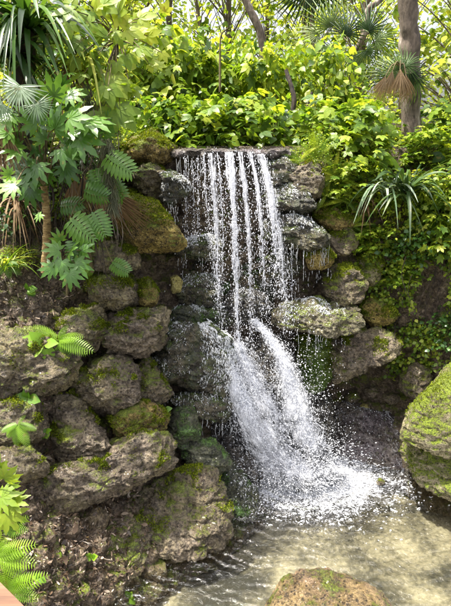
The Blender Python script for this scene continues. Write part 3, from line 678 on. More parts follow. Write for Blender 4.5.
def veil(pts, wid, layers, seed, nv=26, nu=170, depth=.5, edge0=1., name='veil', endf=3.):
    """thin torn sheets of water following the fall"""
    P = path3(pts, nu); L = np.r_[0, np.cumsum(np.linalg.norm(np.diff(P, axis=0), axis=1))]
    w = np.interp(np.linspace(0, 1, nu), np.linspace(0, 1, len(wid)), wid); V = []; F = []; U = []; VV = []; E = []; R_ = []
    vs = np.linspace(-1, 1, nv)
    for k in range(layers):
        sc = RNG.uniform(.65, 1.15); off = np.array([RNG.normal(0, .10), -RNG.uniform(-.2, 1)*depth*.5, RNG.normal(0, .05)])
        G_ = P[:, None]+(vs[None, :, None]*(w*.5*sc)[:, None, None])*np.array([1, .25, .1])+w[:, None, None]*off
        G_ = G_.reshape(-1, 3); q = np.c_[G_[:, 0]*6, np.zeros(len(G_)), G_[:, 2]*2.2]+seed*9+k*5
        wr = np.repeat(w, nv)
        G_[:, 1] -= wr*depth*(1-np.tile(vs, nu)**2)*.6; G_[:, 0] += wr*.10*fbm(q, 1., 2, seed+k); G_[:, 1] += wr*.22*fbm(q*1.6, 1, 3, seed+k+30); G_[:, 2] += .02*fbm(q*2, 1, 2, seed+k+60)
        V.append(G_); F.append(grid_faces(nu, nv)+k*nu*nv); U.append(np.repeat(L, nv)); VV.append((vs[None]*(w*.5)[:, None]).ravel()+0*L.repeat(nv))
        E.append((edge0*(1-np.tile(np.abs(vs)**1.6, nu))*np.repeat(np.clip(np.linspace(0, 9, nu), .35, 1)*np.clip(np.linspace(endf, 0, nu), 0, 1), nv))); R_.append(np.full(nu*nv, RNG.random()))
    o = mesh_obj(name, np.concatenate(V)-fall_o, np.concatenate(F), M['veil'], fall, True, {'u': np.concatenate(U), 'v': np.concatenate(VV), 'edge': np.concatenate(E), 'rnd': np.concatenate(R_)})
    o['kind'] = 'stuff'; return o
ST = [ # points (px,py,Y), widths along, threads, thickness
 ([(186,158,4.62),(186,200,4.55),(187,244,4.5)],[.01,.01],1,.0022),
 ([(192,158,4.62),(193,195,4.56),(194,236,4.5)],[.01,.02],1,.0022),
 ([(198,158,4.62),(198,200,4.56),(199,240,4.5)],[.01,.01],1,.0022),
 ([(204,154,4.60),(206,190,4.55),(209,225,4.52),(211,262,4.48)],[.025,.025,.03],3,.0036),
 ([(211,153,4.60),(214,190,4.52),(217,240,4.46),(219,290,4.4),(222,338,4.33)],[.06,.045,.05,.06],9,.0050),
 ([(217,153,4.60),(221,190,4.52),(223,240,4.46),(221,290,4.42)],[.03,.03,.05],3,.0038),
 ([(229,152,4.60),(232,185,4.5),(235,230,4.42),(237,290,4.38),(238,350,4.32),(240,385,4.25)],[.085,.06,.05,.05,.08],15,.0062),
 ([(241,152,4.60),(246,195,4.5),(250,250,4.42),(251,300,4.4),(251,345,4.36)],[.07,.05,.035,.04],8,.0050),
 ([(250,152,4.62),(254,170,4.58),(259,200,4.5),(262,240,4.44),(264,285,4.4),(267,320,4.36)],[.05,.05,.05,.06,.07],8,.0052),
 ([(261,154,4.62),(267,180,4.55),(272,215,4.47),(275,255,4.42),(279,300,4.38)],[.08,.09,.09,.10],13,.0056),
 ([(268,172,4.58),(275,210,4.5),(281,255,4.42),(284,300,4.36),(288,335,4.32)],[.04,.05,.06,.08],6,.0042),
 ([(290,258,4.5),(292,285,4.45),(290,318,4.4)],[.03,.04],2,.0026),
]
for k, (pts, w, nt_, th) in enumerate(ST):
    a = Acc(); strand(a, pts, w, int(nt_*1.15+.5), th*.74, .55, 1.5, k+1); build_part(a)
    if nt_ > 4: veil(pts, np.array(w)*1.25, 2, k+200, nv=12, edge0=.78, name='stream_veil', endf=1.7)
veil([(206,151,4.66),(232,150.5,4.62),(262,151,4.66)], [.03,.03], 1, 300, name='stream_veil')
# cascades over the rock: sheets of foaming water
def cascade(pts, wid, dens, thread, seed):
    veil(pts, np.array(wid)*1.45, 6, seed, endf=8., depth=.12, edge0=.74 if seed < 63 else .66)
    a = Acc(); strand(a, pts, wid, thread, .0036, .30, .8, seed)
    P = path3(pts, 300); w = np.interp(np.linspace(0, 1, 300), np.linspace(0, 1, len(wid)), wid)
    t = RNG.random(dens); i = (t*299).astype(int); T = np.gradient(P, axis=0)
    g = RNG.normal(0, 1, (dens, 3))*RNG.gamma(2.2, .42, dens)[:, None]; g = g.clip(-3.6, 3.6)
    C = P[i]+g*(w[i]*.36)[:, None]*np.array([1, .55, .75])
    fbmk = fbm(C, 8, 2, 99); keep = fbmk+1.9-np.linalg.norm(g, axis=1)*.5+RNG.normal(0, .3, dens) > 0
    d = T[i]+RNG.normal(0, 1, (dens, 3))*np.linalg.norm(T[i], axis=1)[:, None]*.6
    drops(a, C[keep], (RNG.gamma(2., .0011, dens)*(1.35-.22*np.linalg.norm(g, axis=1))).clip(.0011, .009)[keep], RNG.uniform(1, 3.4, dens)[keep], d[keep])
    return build_part(a, 'cascade', 'mist')
cascade([(216,334,4.2),(227,362,4.08),(239,395,4.04),(257,430,4.04),(285,460,4.06),(322,480,4.0)],[.05,.10,.17,.30,.42,.5], 26000, 60, 61)
cascade([(254,320,4.42),(270,338,4.32),(283,360,4.24),(292,390,4.2),(302,425,4.15),(320,462,4.1)],[.05,.07,.12,.20,.28,.36], 13000, 30, 62)
cascade([(238,345,4.3),(248,375,4.22),(262,405,4.15),(280,440,4.12)],[.14,.26,.36,.42], 11000, 26, 63)
veil([(262,440,4.12),(285,462,4.06),(318,480,3.98),(348,490,3.9)],[.35,.5,.6,.7], 3, 91, edge0=.75, depth=.25, endf=1.6)
a = Acc()    # spray thrown up round the foot
n = 7000
n = 12000; C0 = np.array([at(292, 466, 4.05)])+RNG.normal(0, 1, (n, 3))*np.array([.27, .17, .12]); C0[:, 2] = np.abs(C0[:, 2]-.02)+.01
drops(a, C0, RNG.gamma(2., .0010, n).clip(.0008, .004), RNG.uniform(1.2, 4, n), C0-at(285, 470, 4.15)+RNG.normal(0, .05, (n, 3)))
C0 = np.array([at(290, 400, 4.15)])+RNG.normal(0, 1, (3500, 3))*np.array([.20, .15, .30]); C0 = C0[C0[:, 2] > .01]
drops(a, C0, RNG.gamma(2., .0011, len(C0)).clip(.001, .005), RNG.uniform(1, 2.5, len(C0)), RNG.normal(0, 1, (len(C0), 3)))
C0 = np.array([at(240, 260, 4.4)])+RNG.normal(0, 1, (900, 3))*np.array([.26, .10, .5])
C0 = C0[(C0[:, 2] > .5) & (C0[:, 2] < 2.75)]
drops(a, C0, RNG.gamma(2., .0011, len(C0)).clip(.001, .004), RNG.uniform(1, 2.5, len(C0)))
o = build_part(a, 'spray', 'mist'); o['kind'] = 'stuff'
# foam floating on the pool
a = Acc(); n = 30000
n = 34000; ang = RNG.uniform(0, 2*PI, n); rr = RNG.gamma(1.6, .24, n)
X = base[0]+.05+np.cos(ang)*rr*1.25+.12*rr; Y = base[1]+.02+np.sin(ang)*rr*.9
Pn = np.c_[X, Y, np.zeros(n)]
keep = ((1-3.2*np.abs(fbm(Pn*np.array([1, 2., 1]), 6, 2, 31)))*.6+.30-rr*.95+RNG.normal(0, .10, n) > 0) & (rr < 1.7)
Pn = Pn[keep]; m_ = len(Pn); r2 = rr[keep]
Pn[:, 2] = .006+np.exp(-(r2/.28)**2)*.035*RNG.random(m_)
dd = np.c_[RNG.normal(0, 1, m_), RNG.normal(0, .35, m_), np.zeros(m_)]
drops(a, Pn, (RNG.gamma(2., .0015, m_)*(1.2-.4*r2)).clip(.001, .008), RNG.uniform(1, 3, m_), dd)
o = build_part(a, 'foam', 'mist'); o['kind'] = 'stuff'
# drips hanging from wet ledges, and flecks of running water on wet stone
def drip_fringe(acc, p0, p1, Y, n, l0, l1, th=.0016):
    for _ in range(int(n*.9)):
        t = random.random(); x = p0[0]+(p1[0]-p0[0])*t; y = p0[1]+(p1[1]-p0[1])*t
        L = random.uniform(l0, l1)*random.random()**.5; A = at(x, y+random.uniform(-4, 6), Y); s = np.linspace(0, 1, 14)
        P = A+np.c_[.004*np.sin(s*6+x), np.zeros(14), -L*s]
        r_ = th*(.6+.6*RNG.random(14)); r_[-1] = .0003
        i = 0
        while i < 12:
            j = min(14, i+random.randint(3, 8)); tube(acc, P[i:j], r_[i:j]*RNG.uniform(.7, 1.3), 4, r=random.random()); i = j+(random.random() < .5)
a = Acc()
for q in [((270,212),(316,216),4.50,26,.05,.16),((278,245),(330,248),4.42,34,.10,.34),((296,330),(345,338),4.25,18,.05,.35),((176,158),(206,158),4.62,18,.1,.55),
          ((164,205),(186,200),4.45,10,.1,.3),((178,258),(216,258),4.56,18,.05,.16),((182,396),(234,392),3.98,16,.04,.14),((196,420),(238,422),3.95,20,.05,.22),((284,192),(322,198),4.6,10,.03,.12),
          ((268,276),(300,278),4.52,14,.05,.3),((305,272),(332,272),4.55,8,.05,.3),((170,330),(228,332),4.4,12,.03,.1),((160,392),(182,396),4.02,10,.04,.2)]:
    drip_fringe(a, *q)
build_part(a, 'drips', 'drip')['kind'] = 'stuff'
a = Acc()
def flecks(lab, n, top=.0, size=.0022, area=None, st=4):
    e, P, D = BOULD[lab]
    m = (D[:, 1] < .2) & (D[:, 2] > top)
    if area: ux, uy = proj(P); m &= (ux > area[0]) & (ux < area[2]) & (uy > area[1]) & (uy < area[3])
    m &= fbm(P*np.array([1, 1, .5]), 10, 2, 71) > -.1
    idx = np.nonzero(m)[0]
    if len(idx) == 0: return
    n = int(n*2.2); k = RNG.choice(idx, n); C = P[k]+D[k]*.002+RNG.normal(0, .003, (n, 3))
    t = np.cross(D[k], np.cross(D[k], [0, 0, 1.]))+RNG.normal(0, .12, (n, 3))
    drops(a, C, RNG.gamma(2., size*.32, n).clip(.0005, .0035), RNG.uniform(1.2, st*1.1, n), t)
flecks('big streaming wet dome left of the cascade', 1500, -.2, .0018)
flecks('big streaming wet dome left of the cascade', 2200, -.5, .0026, (198, 318, 236, 400), 6)
flecks('thin wet ledge right under the streaming dome', 500, -.2)
flecks('splashed ledge behind the thin left drips', 1300, .1, .0024)
flecks('wet grey knob below the splashed ledge behind the left drips', 500, 0)
flecks('green wet shelf above the streaming dome', 500, 0)
flecks('broad middle wet ledge with long drips right of the fall', 900, .1, .002)
flecks('upper wet ledge with a fringe of drips right of the fall', 450, .1)
flecks('grey wet rock under the right end of the lip', 350, -.2)
flecks('long flat wet ledge with mossy nose right of the cascade', 1100, .15, .002, (270, 290, 345, 340))
flecks('knobbly grey wet rock dripping beside the top left of the fall', 400, -.2)
flecks('smooth grey-green wet slab at the foot of the cascade', 500, -.2)
flecks('dark wet buttress beside the lower cascade', 500, -.6)
flecks('dark wet core rock between the two cascades', 900, -.6)
flecks('smooth reddish wet slope between the spray and the large triangular boulder', 1500, -.2, .002)
flecks('dark wet lump behind the middle of the fall', 300, 0)
build_part(a, 'running_water', 'drip')['kind'] = 'stuff'

# ------------------------------------------------------------------ litter, twigs on the bank

def litter():
    a = Acc(); n = 0
    w = np.zeros(len(TP))
    def reg(x0, y0, x1, y1, v): w[(TPX > x0) & (TPX < x1) & (TPY > y0) & (TPY < y1)] = v
    reg(-60, 255, 105, 330, 1.); reg(-60, 330, 130, 606, 1.); reg(40, 500, 160, 640, 1.6); reg(-60, 560, 120, 700, 1.6); reg(330, 370, 420, 405, .25); reg(100, 300, 150, 480, .6)
    w[(TP[:, 2] < .03)] = 0
    w *= np.clip(TN[:, 2]+.35, 0, 1)
    area = np.ones(len(w)); w /= w.sum()
    n = 15000; k = RNG.choice(len(TP), n, p=w)
    c = TP[k]+TN[k]*.006+RNG.normal(0, .008, (n, 3)); L = RNG.gamma(2., .0048, n).clip(.003, .036); nn = TN[k]+RNG.normal(0, .5, (n, 3)); nn /= np.linalg.norm(nn, axis=1)[:, None]
    t = np.cross(nn, RNG.normal(0, 1, (n, 3))); t /= np.linalg.norm(t, axis=1)[:, None]; b = np.cross(nn, t)
    wd = L*RNG.uniform(.15, .5, n); cu = L*RNG.uniform(-.25, .3, n)
    q = lambda u, v, h: c+t*(u*L)[:, None]+b*(v*wd)[:, None]+nn*(h*cu)[:, None]
    V = np.stack([q(-1, 0, .8), q(-.3, 1, .3), q(-.3, -1, .3), q(.35, .9, .2), q(.35, -.9, .2), q(1, 0, 1)], 1)
    F = np.array([(0, 1, 2), (1, 3, 4), (1, 4, 2), (3, 5, 4)])
    a.add(V.reshape(-1, 3), T=(F[None]+6*np.arange(n)[:, None, None]).reshape(-1, 3), r=np.repeat(RNG.random(n), 6))
    o = a.obj('leaf_litter', M['litter'], None, True); tag(o, 'brown dead leaves strewn over the left bank', 'leaf litter', None, 'stuff')
    # twigs
    spots = [(75,548,.16,'thin dark twig lying across the litter in the lower left'),(110,598,.2,'long twig at the foot of the left bank'),(30,470,.14,'twig near the big lobed leaves at the left edge'),
             (62,300,.2,'dark twig leaning down the upper soil slope'),(95,560,.12,'short twig near the moss-flecked stone'),(140,330,.14,'pale twig crossing the flat-topped block')]
    for (px, py, L, lab) in spots:
        p, nn = on_bank(px, py, .02)
        if 'flat-topped' in lab: p = at(132, 325, 3.76)
        an = random.uniform(-.7, .7); d = np.array([math.cos(an), -.3, math.sin(an)*.8-.1]); s = np.linspace(-1, 1, 12)[:, None]
        P = p+d*s*L/2+RNG.normal(0, .003, (12, 3))+nn*.012
        b_ = Acc(); tube(b_, P, np.linspace(.005, .002, 12), 6, r=.5); o = b_.obj('twig', M['bark'], None, True, off=p); o.location = p
        tag(o, lab, 'twig', 'fallen twigs on the bank')
litter()

# ------------------------------------------------------------------ leaves
def strip_leaf(L, prof, droop=.25, fold=.12, curl=0):
    """prof: half widths at equal stations; x along, y across, z up"""
    n = len(prof); x = np.linspace(0, 1, n); V = []
    for i in range(n):
        z = -droop*x[i]**2*L; w = prof[i]*L
        V += [(x[i]*L, -w, z-fold*w*-1+curl*w), (x[i]*L, 0, z), (x[i]*L, w, z+fold*w+curl*w)]
    Q = []
    for i in range(n-1):
        a = i*3; Q += [(a, a+1, a+4, a+3), (a+1, a+2, a+5, a+4)]
    return np.array(V), np.array(Q)
def combine(parts):
    V = []; Q = []; n = 0
    for v, q in parts: V.append(v); Q.append(q+n); n += len(v)
    return np.concatenate(V), np.concatenate(Q)
def rotz(V, a): c, s = math.cos(a), math.sin(a); return np.c_[V[:, 0]*c-V[:, 1]*s, V[:, 0]*s+V[:, 1]*c, V[:, 2]]
def palmate(n_l, spread, wid=.30, droop=.22, base_len=.62, serr=False):
    parts = []
    for k in range(n_l):
        t = (k/(n_l-1))*2-1; a = t*spread; L = 1-(1-base_len)*abs(t)**1.5
        prof = [.05, wid*.75, wid, wid*.95, wid*.6, .02] if not serr else [.05, wid*.6, wid*.9, wid*1.12, wid*.72, wid*.8, wid*.35, .01]
        v, q = strip_leaf(L, prof, droop, .10); v = rotz(v, a); v[:, 2] += .004*k; parts.append((v, q))
    return combine(parts)
def pinnatifid(pairs=6, L=1.):
    parts = [strip_leaf(L, [.03, .07, .085, .08, .06, .045, .01], .3, .1)]
    for k in range(pairs):
        t = .08+.78*k/(pairs-1); l = .42*(math.sin(PI*(.25+.62*t)))*1.15
        for s in (-1, 1):
            v, q = strip_leaf(l, [.07, .08, .12, .15, .12, .02], .35, .12); a = s*(1.75-1.0*t)
            v = rotz(v, a); v[:, 0] += t*L; v[:, 2] += -.3*t*t*L-.003*(k % 2); parts.append((v, q))
    return combine(parts)
def fan(nb=26, spread=2.2, wid=.035, droop=.5, fold=.6):
    parts = []
    for k in range(nb):
        a = (k/(nb-1)*2-1)*spread; L = RNG.uniform(.88, 1.05)*(1-.12*abs(a)/spread)
        v, q = strip_leaf(L, [.025, wid*.9, wid, wid*.8, wid*.4, .004], droop*RNG.uniform(.6, 1.3), fold); v = rotz(v, a); v[:, 2] += .01*(k % 2); parts.append((v, q))
    return combine(parts)
def fern_frond(pairs=15, w=.24, droop=.35):
    parts = [strip_leaf(1, [.008, .007, .006, .005, .004, .002], droop, 0)]
    for k in range(pairs):
        t = .08+.9*k/pairs; l = w*math.sin(PI*min(1, .18+.80*t))**.8+.01
        for s in (-1, 1):
            v, q = strip_leaf(l, [.07, .11, .09, .008], .25, .1); v = rotz(v, s*1.2); v[:, 0] += t; v[:, 2] += -droop*t*t; parts.append((v, q))
    return combine(parts)
LV = {
 'oval': strip_leaf(1, [.03, .26, .33, .2, .01], .2, .15),
 'heart': strip_leaf(1, [.12, .40, .42, .25, .01], .25, .12),
 'maple': palmate(5, 1.75, .26, .2, .55),
 'maple3': palmate(3, .9, .30, .2, .8),
 'fatsia': palmate(8, 2.1, .17, .22, .62, True),
 'selloum': pinnatifid(9),
 'fan': fan(20, 1.9, .022, .75, .8), 'fan_stiff': fan(22, 1.9, .05, .15, .5), 'fan_dead': fan(18, .5, .022, .35, .6),
 'fern': fern_frond(), 'fern_thin': fern_frond(20, .12, .5), 'small': strip_leaf(1, [.05, .36, .3, .01], .1, .2),
 'tri': strip_leaf(1, [.04, .34, .02], .15, .25),
}
def basis(dirx, up):
    x = dirx/np.linalg.norm(dirx, axis=-1, keepdims=True); y = np.cross(up, x); y /= np.linalg.norm(y, axis=-1, keepdims=True)+1e-9
    return x, y, np.cross(x, y)
def leaves(acc, kind, P, X, U, S, r=None):
    V0, Q0 = LV[kind]; P = np.atleast_2d(P); n = len(P)
    x, y, z = basis(np.atleast_2d(X)*np.ones((n, 1)), np.atleast_2d(U)*np.ones((n, 1))); S = np.asarray(S)*np.ones(n)
    V = P[:, None]+S[:, None, None]*(V0[None, :, 0, None]*x[:, None]+V0[None, :, 1, None]*y[:, None]+V0[None, :, 2, None]*z[:, None])
    r = RNG.random(n) if r is None else np.asarray(r)*np.ones(n)
    acc.add(V.reshape(-1, 3), Q=(Q0[None]+len(V0)*np.arange(n)[:, None, None]).reshape(-1, 4), r=np.repeat(r, len(V0)))
def rnd_dirs(n, up=.0, spread=1.):
    d = RNG.normal(0, 1, (n, 3))*spread; d[:, 2] = d[:, 2]*.45+up; return d/np.linalg.norm(d, axis=1)[:, None]

def crown(acc_l, acc_s, base_, clumps, per, rad, kind, size, droopy=-.25, stemr=.006, cl=.14, shape='ell', hue=.0, uptilt=.62):
    """stems from the base to clump centres, leaves spread round each clump"""
    rx, ry, h = rad
    for k in range(clumps):
        a = RNG.uniform(0, 2*PI); u = RNG.random()**.55; z = RNG.uniform(.12, 1)
        env = math.sqrt(max(.05, 1-(z*1.25-.45)**2)) if shape == 'ell' else 1
        c = base_+np.array([math.cos(a)*rx*u*env, math.sin(a)*ry*u*env, h*z])
        mid = base_+(c-base_)*np.array([.35, .35, .55])+RNG.normal(0, .03*h, 3)
        P = spline([base_+RNG.normal(0, .012, 3), mid, c], 10); tube(acc_s, P, np.linspace(stemr, stemr*.3, 10), 5, r=.5)
        m = max(3, int(per*RNG.uniform(.5, 1.4)))
        off = RNG.normal(0, 1, (m, 3))*cl*np.array([1, 1, .6]); p = c+off
        out = off+.5*(c-base_)*np.array([1, 1, 0])/max(rx, .1)*cl; d = out/np.linalg.norm(out, axis=1)[:, None]*.8+rnd_dirs(m)*.6; d[:, 2] = d[:, 2]*.4+droopy
        up = RNG.normal(0, uptilt, (m, 3))+np.array([0, -.15, 1])
        hue_c = RNG.normal(.48+hue, .16)
        leaves(acc_l, kind, p, d, up, size*RNG.uniform(.55, 1.25, m), (hue_c+RNG.normal(0, .16, m)).clip(0, 1))
def shrub_proto(name, mat, kind, size, clumps, per, rad, cat='shrub', cl=.14, stemr=.006, hue=0, **kw):
    e = empty(name, (0, 0, 0), 'x', cat); L = Acc(); S = Acc()
    crown(L, S, np.zeros(3), clumps, per, rad, kind, size, cl=cl, stemr=stemr, hue=hue, **kw)
    L.obj('leaves', M[mat], e, True); S.obj('stem', M['stem'], e, True); return e
PR = {
 'maple': shrub_proto('shrub', 'leaf_bright', 'maple', .125, 44, 14, (.62, .5, 1.05), cl=.13),
 'heart': shrub_proto('shrub', 'leaf_bright', 'heart', .105, 48, 15, (.6, .5, 1.1), cl=.13, hue=.08),
 'oval': shrub_proto('shrub', 'leaf_yellow', 'oval', .095, 50, 17, (.6, .5, 1.0), cl=.13),
 'fine': shrub_proto('shrub', 'leaf_yellow', 'small', .045, 70, 30, (.55, .45, .95), cl=.11, hue=.05),
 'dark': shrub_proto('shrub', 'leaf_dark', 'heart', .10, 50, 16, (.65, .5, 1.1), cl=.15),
 'mix': shrub_proto('shrub', 'leaf_bright', 'maple3', .14, 46, 13, (.65, .5, 1.15), cl=.15, hue=-.08),
}
PR['Lmaple'] = shrub_proto('shrub', 'leaf_bright', 'maple', .125, 24, 11, (.52, .4, .62), cl=.12, hue=-.05)
PR['Lheart'] = shrub_proto('shrub', 'leaf_bright', 'heart', .10, 26, 11, (.5, .4, .6), cl=.12)
PR['Lmix'] = shrub_proto('shrub', 'leaf_bright', 'maple3', .13, 24, 10, (.55, .4, .66), cl=.13, hue=-.1)
PR['Loval'] = shrub_proto('shrub', 'leaf_yellow', 'oval', .09, 28, 11, (.5, .4, .6), cl=.12)
used = set()
ZF = lambda Y: 2.86
def put(key, px, py, Y, sc, label, group, rz=None, sz=None, base_z=None):
    """py: where the top of the plant reaches; it stands on the forest floor unless base_z is given"""
    e = PR[key]
    if key in used: e = copy_tree(PR[key])
    used.add(key)
    p = at(px, py, Y); zb = ZF(Y) if base_z is None else base_z
    e.location = (p[0], Y, zb); h = max(.25, p[2]-zb)
    if key[0] == 'L': s = max(h/.66, .68 if Y > 5 else .3); q = min(max(s, .75), 1.15)
    else: s = sz if sz else h/1.12; q = sc*max(s, .75)
    e.scale = (q, q, s); e.rotation_euler = (0, 0, random.uniform(0, 6.28) if rz is None else rz)
    tag(e, label, e['category'], group)
    return e
g1 = 'shrubs along the crest behind the lip'
kinds = {'maple': 'lobed-leaf green', 'heart': 'broad heart-leaf green', 'oval': 'yellow-green oval-leaf', 'fine': 'small-leaf yellow-green', 'dark': 'deep green', 'mix': 'three-lobed mid green'}
land = [(60,'behind the hanging palmate leaves'),(110,'above the silver fan leaf'),(150,'above the shaggy moss boulder'),(185,'over the left end of the lip'),(215,'over the left half of the lip'),(245,'over the middle of the lip'),
        (275,'over the right end of the lip'),(305,'above the round-topped dark boulder'),(335,'left of the dead palm skirt'),(365,'below the dead palm skirt'),(400,'round the foot of the big trunk'),(450,'right of the big trunk')]
def near(px): return min(land, key=lambda q: abs(q[0]-px))[1]
seen = {}
def lab(kind, row, px):
    kind = kind.lstrip('L'); s = f'{kinds[kind]} {row} shrub {near(px)}'
    seen[s] = seen.get(s, 0)+1
    if seen[s] > 1: kind = kind.lstrip('L'); s = f'{kinds[kind]} {row} shrub, {["","","second","third","fourth"][seen[s]]} one {near(px)}'
    return s
for (kd, px, py, Y, sc) in [('Lmaple',162,100,5.45,1),('Lheart',192,104,5.5,1),('Lmaple',222,110,5.5,1),('Lmix',250,100,5.55,1),('Lheart',280,98,5.6,1),('Loval',308,96,5.6,1),('Lmaple',336,104,5.5,1),('Lmaple',205,128,5.3,1),('Lmix',240,130,5.3,1),('Lheart',270,126,5.35,1),
    ('Lheart',178,122,5.3,1),('Lmix',356,116,5.6,1)]:
    put(kd, px, py, Y, sc, lab(kd, 'low front', px), g1)
for (kd, px, py, Y, sc) in [('Loval',326,128,5.35,1),('Lmaple',350,134,5.4,.6),('Lheart',374,150,5.6,.7),('Loval',392,160,5.65,.5),('Loval',430,138,5.45,.7),('Lmix',452,134,5.4,.7),('fine',120,120,5.2,.6),('Lmix',92,110,5.1,.7),('Loval',40,110,5.0,.7)]:
    put(kd, px, py, Y, sc, lab(kd, 'low crest', px), g1)
for (kd, px, py, Y, sc) in [('oval',388,136,7.6,.6),('heart',424,128,7.4,.6),('oval',456,126,7.6,.6),('heart',362,128,7.0,.6)]:
    put(kd, px, py, Y, sc, lab(kd, 'shaded rear', px), g1)
for (kd, px, py, Y, sc) in [('heart',122,30,6.6,.75),('mix',160,38,6.8,.7),('maple',198,46,6.7,.75),('oval',232,40,6.9,.65),('maple',268,52,6.6,.7),('oval',298,32,6.8,.75),('heart',326,52,6.7,.75),('maple',350,88,6.6,.7),('heart',80,64,6.4,.7),('oval',440,124,6.6,.7)]:
    put(kd, px, py, Y, sc, lab(kd, 'middle-row', px), g1)
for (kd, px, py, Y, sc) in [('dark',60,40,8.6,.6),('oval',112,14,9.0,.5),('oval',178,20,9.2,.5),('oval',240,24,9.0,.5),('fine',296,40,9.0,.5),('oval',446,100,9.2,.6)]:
    put(kd, px, py, Y, sc, lab(kd, 'tall back-row', px), g1)
# right hand bank
g2 = 'shrubs on the right bank'
def bank_shrub(kd, px, py, sc, sz, label, Yo=-.1, g=g2):
    p, n_ = on_bank(px, py); e = put(kd, px, py, p[1]+Yo, sc, label, g, sz=sz, base_z=p[2]-.05); return e
for (kd, px, py, sc, sz, lb) in [('fine',316,168,.5,.34,'bright feathery shrub on top of the round-topped dark boulder'),('maple',346,192,.55,.3,'loose yellow shrub behind the mossy shelf rock'),('oval',372,206,.55,.42,'yellow-green shrub under the strap-leaf clump'),
    ('oval',398,232,.5,.45,'sunlit yellow-green shrub in the middle of the right bank'),('mix',436,232,.5,.48,'broad-leaf shrub reaching in at the right edge'),('heart',466,262,.5,.36,'heart-leaf shrub at the right edge above the hollow'),
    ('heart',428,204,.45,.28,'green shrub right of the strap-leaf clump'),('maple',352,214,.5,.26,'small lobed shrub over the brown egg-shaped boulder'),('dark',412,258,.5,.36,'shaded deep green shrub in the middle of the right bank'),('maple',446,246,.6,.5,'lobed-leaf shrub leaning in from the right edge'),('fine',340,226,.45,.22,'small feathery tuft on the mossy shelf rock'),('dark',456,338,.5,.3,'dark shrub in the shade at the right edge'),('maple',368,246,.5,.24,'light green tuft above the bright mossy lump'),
    ('Lmaple',346,158,.5,.3,'lobed yellow-green tuft on the bare crest right of the dark boulder'),('oval',375,162,.5,.3,'small shrub on the crest left of the strap-leaf clump'),('maple',430,166,.55,.32,'lobed-leaf shrub on the crest at the right'),('maple',404,276,.4,.24,'light fine-leaved shrub hanging over the creeper'),('mix',475,220,.6,.6,'leafy shrub partly cut by the right edge')]:
    bank_shrub(kd, px, py, sc, sz, lb)
g3 = 'undergrowth on the left bank'
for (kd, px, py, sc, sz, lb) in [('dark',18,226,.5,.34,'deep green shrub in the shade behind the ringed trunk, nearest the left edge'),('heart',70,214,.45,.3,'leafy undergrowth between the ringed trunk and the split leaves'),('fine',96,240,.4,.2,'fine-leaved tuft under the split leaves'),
    ('dark',88,176,.5,.36,'dark shrub behind the grey hanging moss'),('maple',30,130,.5,.34,'lobed undergrowth behind the silver fan leaf'),('heart',112,168,.4,.26,'small heart-leaved shrub beside the shaggy moss boulder'),('fine',16,262,.4,.16,'low bright tuft on the soil at the left edge'),('fine',100,286,.35,.12,'tiny tuft on top of the squarish ledge rock'),('maple',60,176,.45,.3,'lobed undergrowth right behind the ringed trunk')]:
    bank_shrub(kd, px, py, sc, sz, lb, -.12, g3)
# creeper of small round leaves over the right bank
a = Acc()
m = (TPX > 352) & (TPX < 470) & (TPY > 235) & (TPY < 372) & ~((TPX < 392) & (TPY > 300)) 
idx = np.nonzero(m)[0]; k = RNG.choice(idx, 5200); P = TP[k]+TN[k]*(RNG.random(5200)**.7*.16)[:, None]+RNG.normal(0, .01, (5200, 3))
kx, ky = proj(P); kp = (fbm(P, 4.5, 2, 19) > -.12) & ~((((kx-430)/17)**2+((ky-290)/34)**2) < 1); P = P[kp]; k = k[kp]; n = len(P)
d = rnd_dirs(n)+np.array([0, -.4, -.6]); leaves(a, 'small', P, d, TN[k]+RNG.normal(0, .45, (n, 3))+np.array([0, 0, .6]), RNG.uniform(.022, .048, n), (.45+.45*fbm(P, 5, 2, 3)+RNG.normal(0, .18, n)).clip(0, 1))
o = a.obj('creeper_leaves', M['leaf_bright'], None, True); tag(o, 'carpet of small round-leaved creeper over the right bank', 'creeper', None, 'stuff')

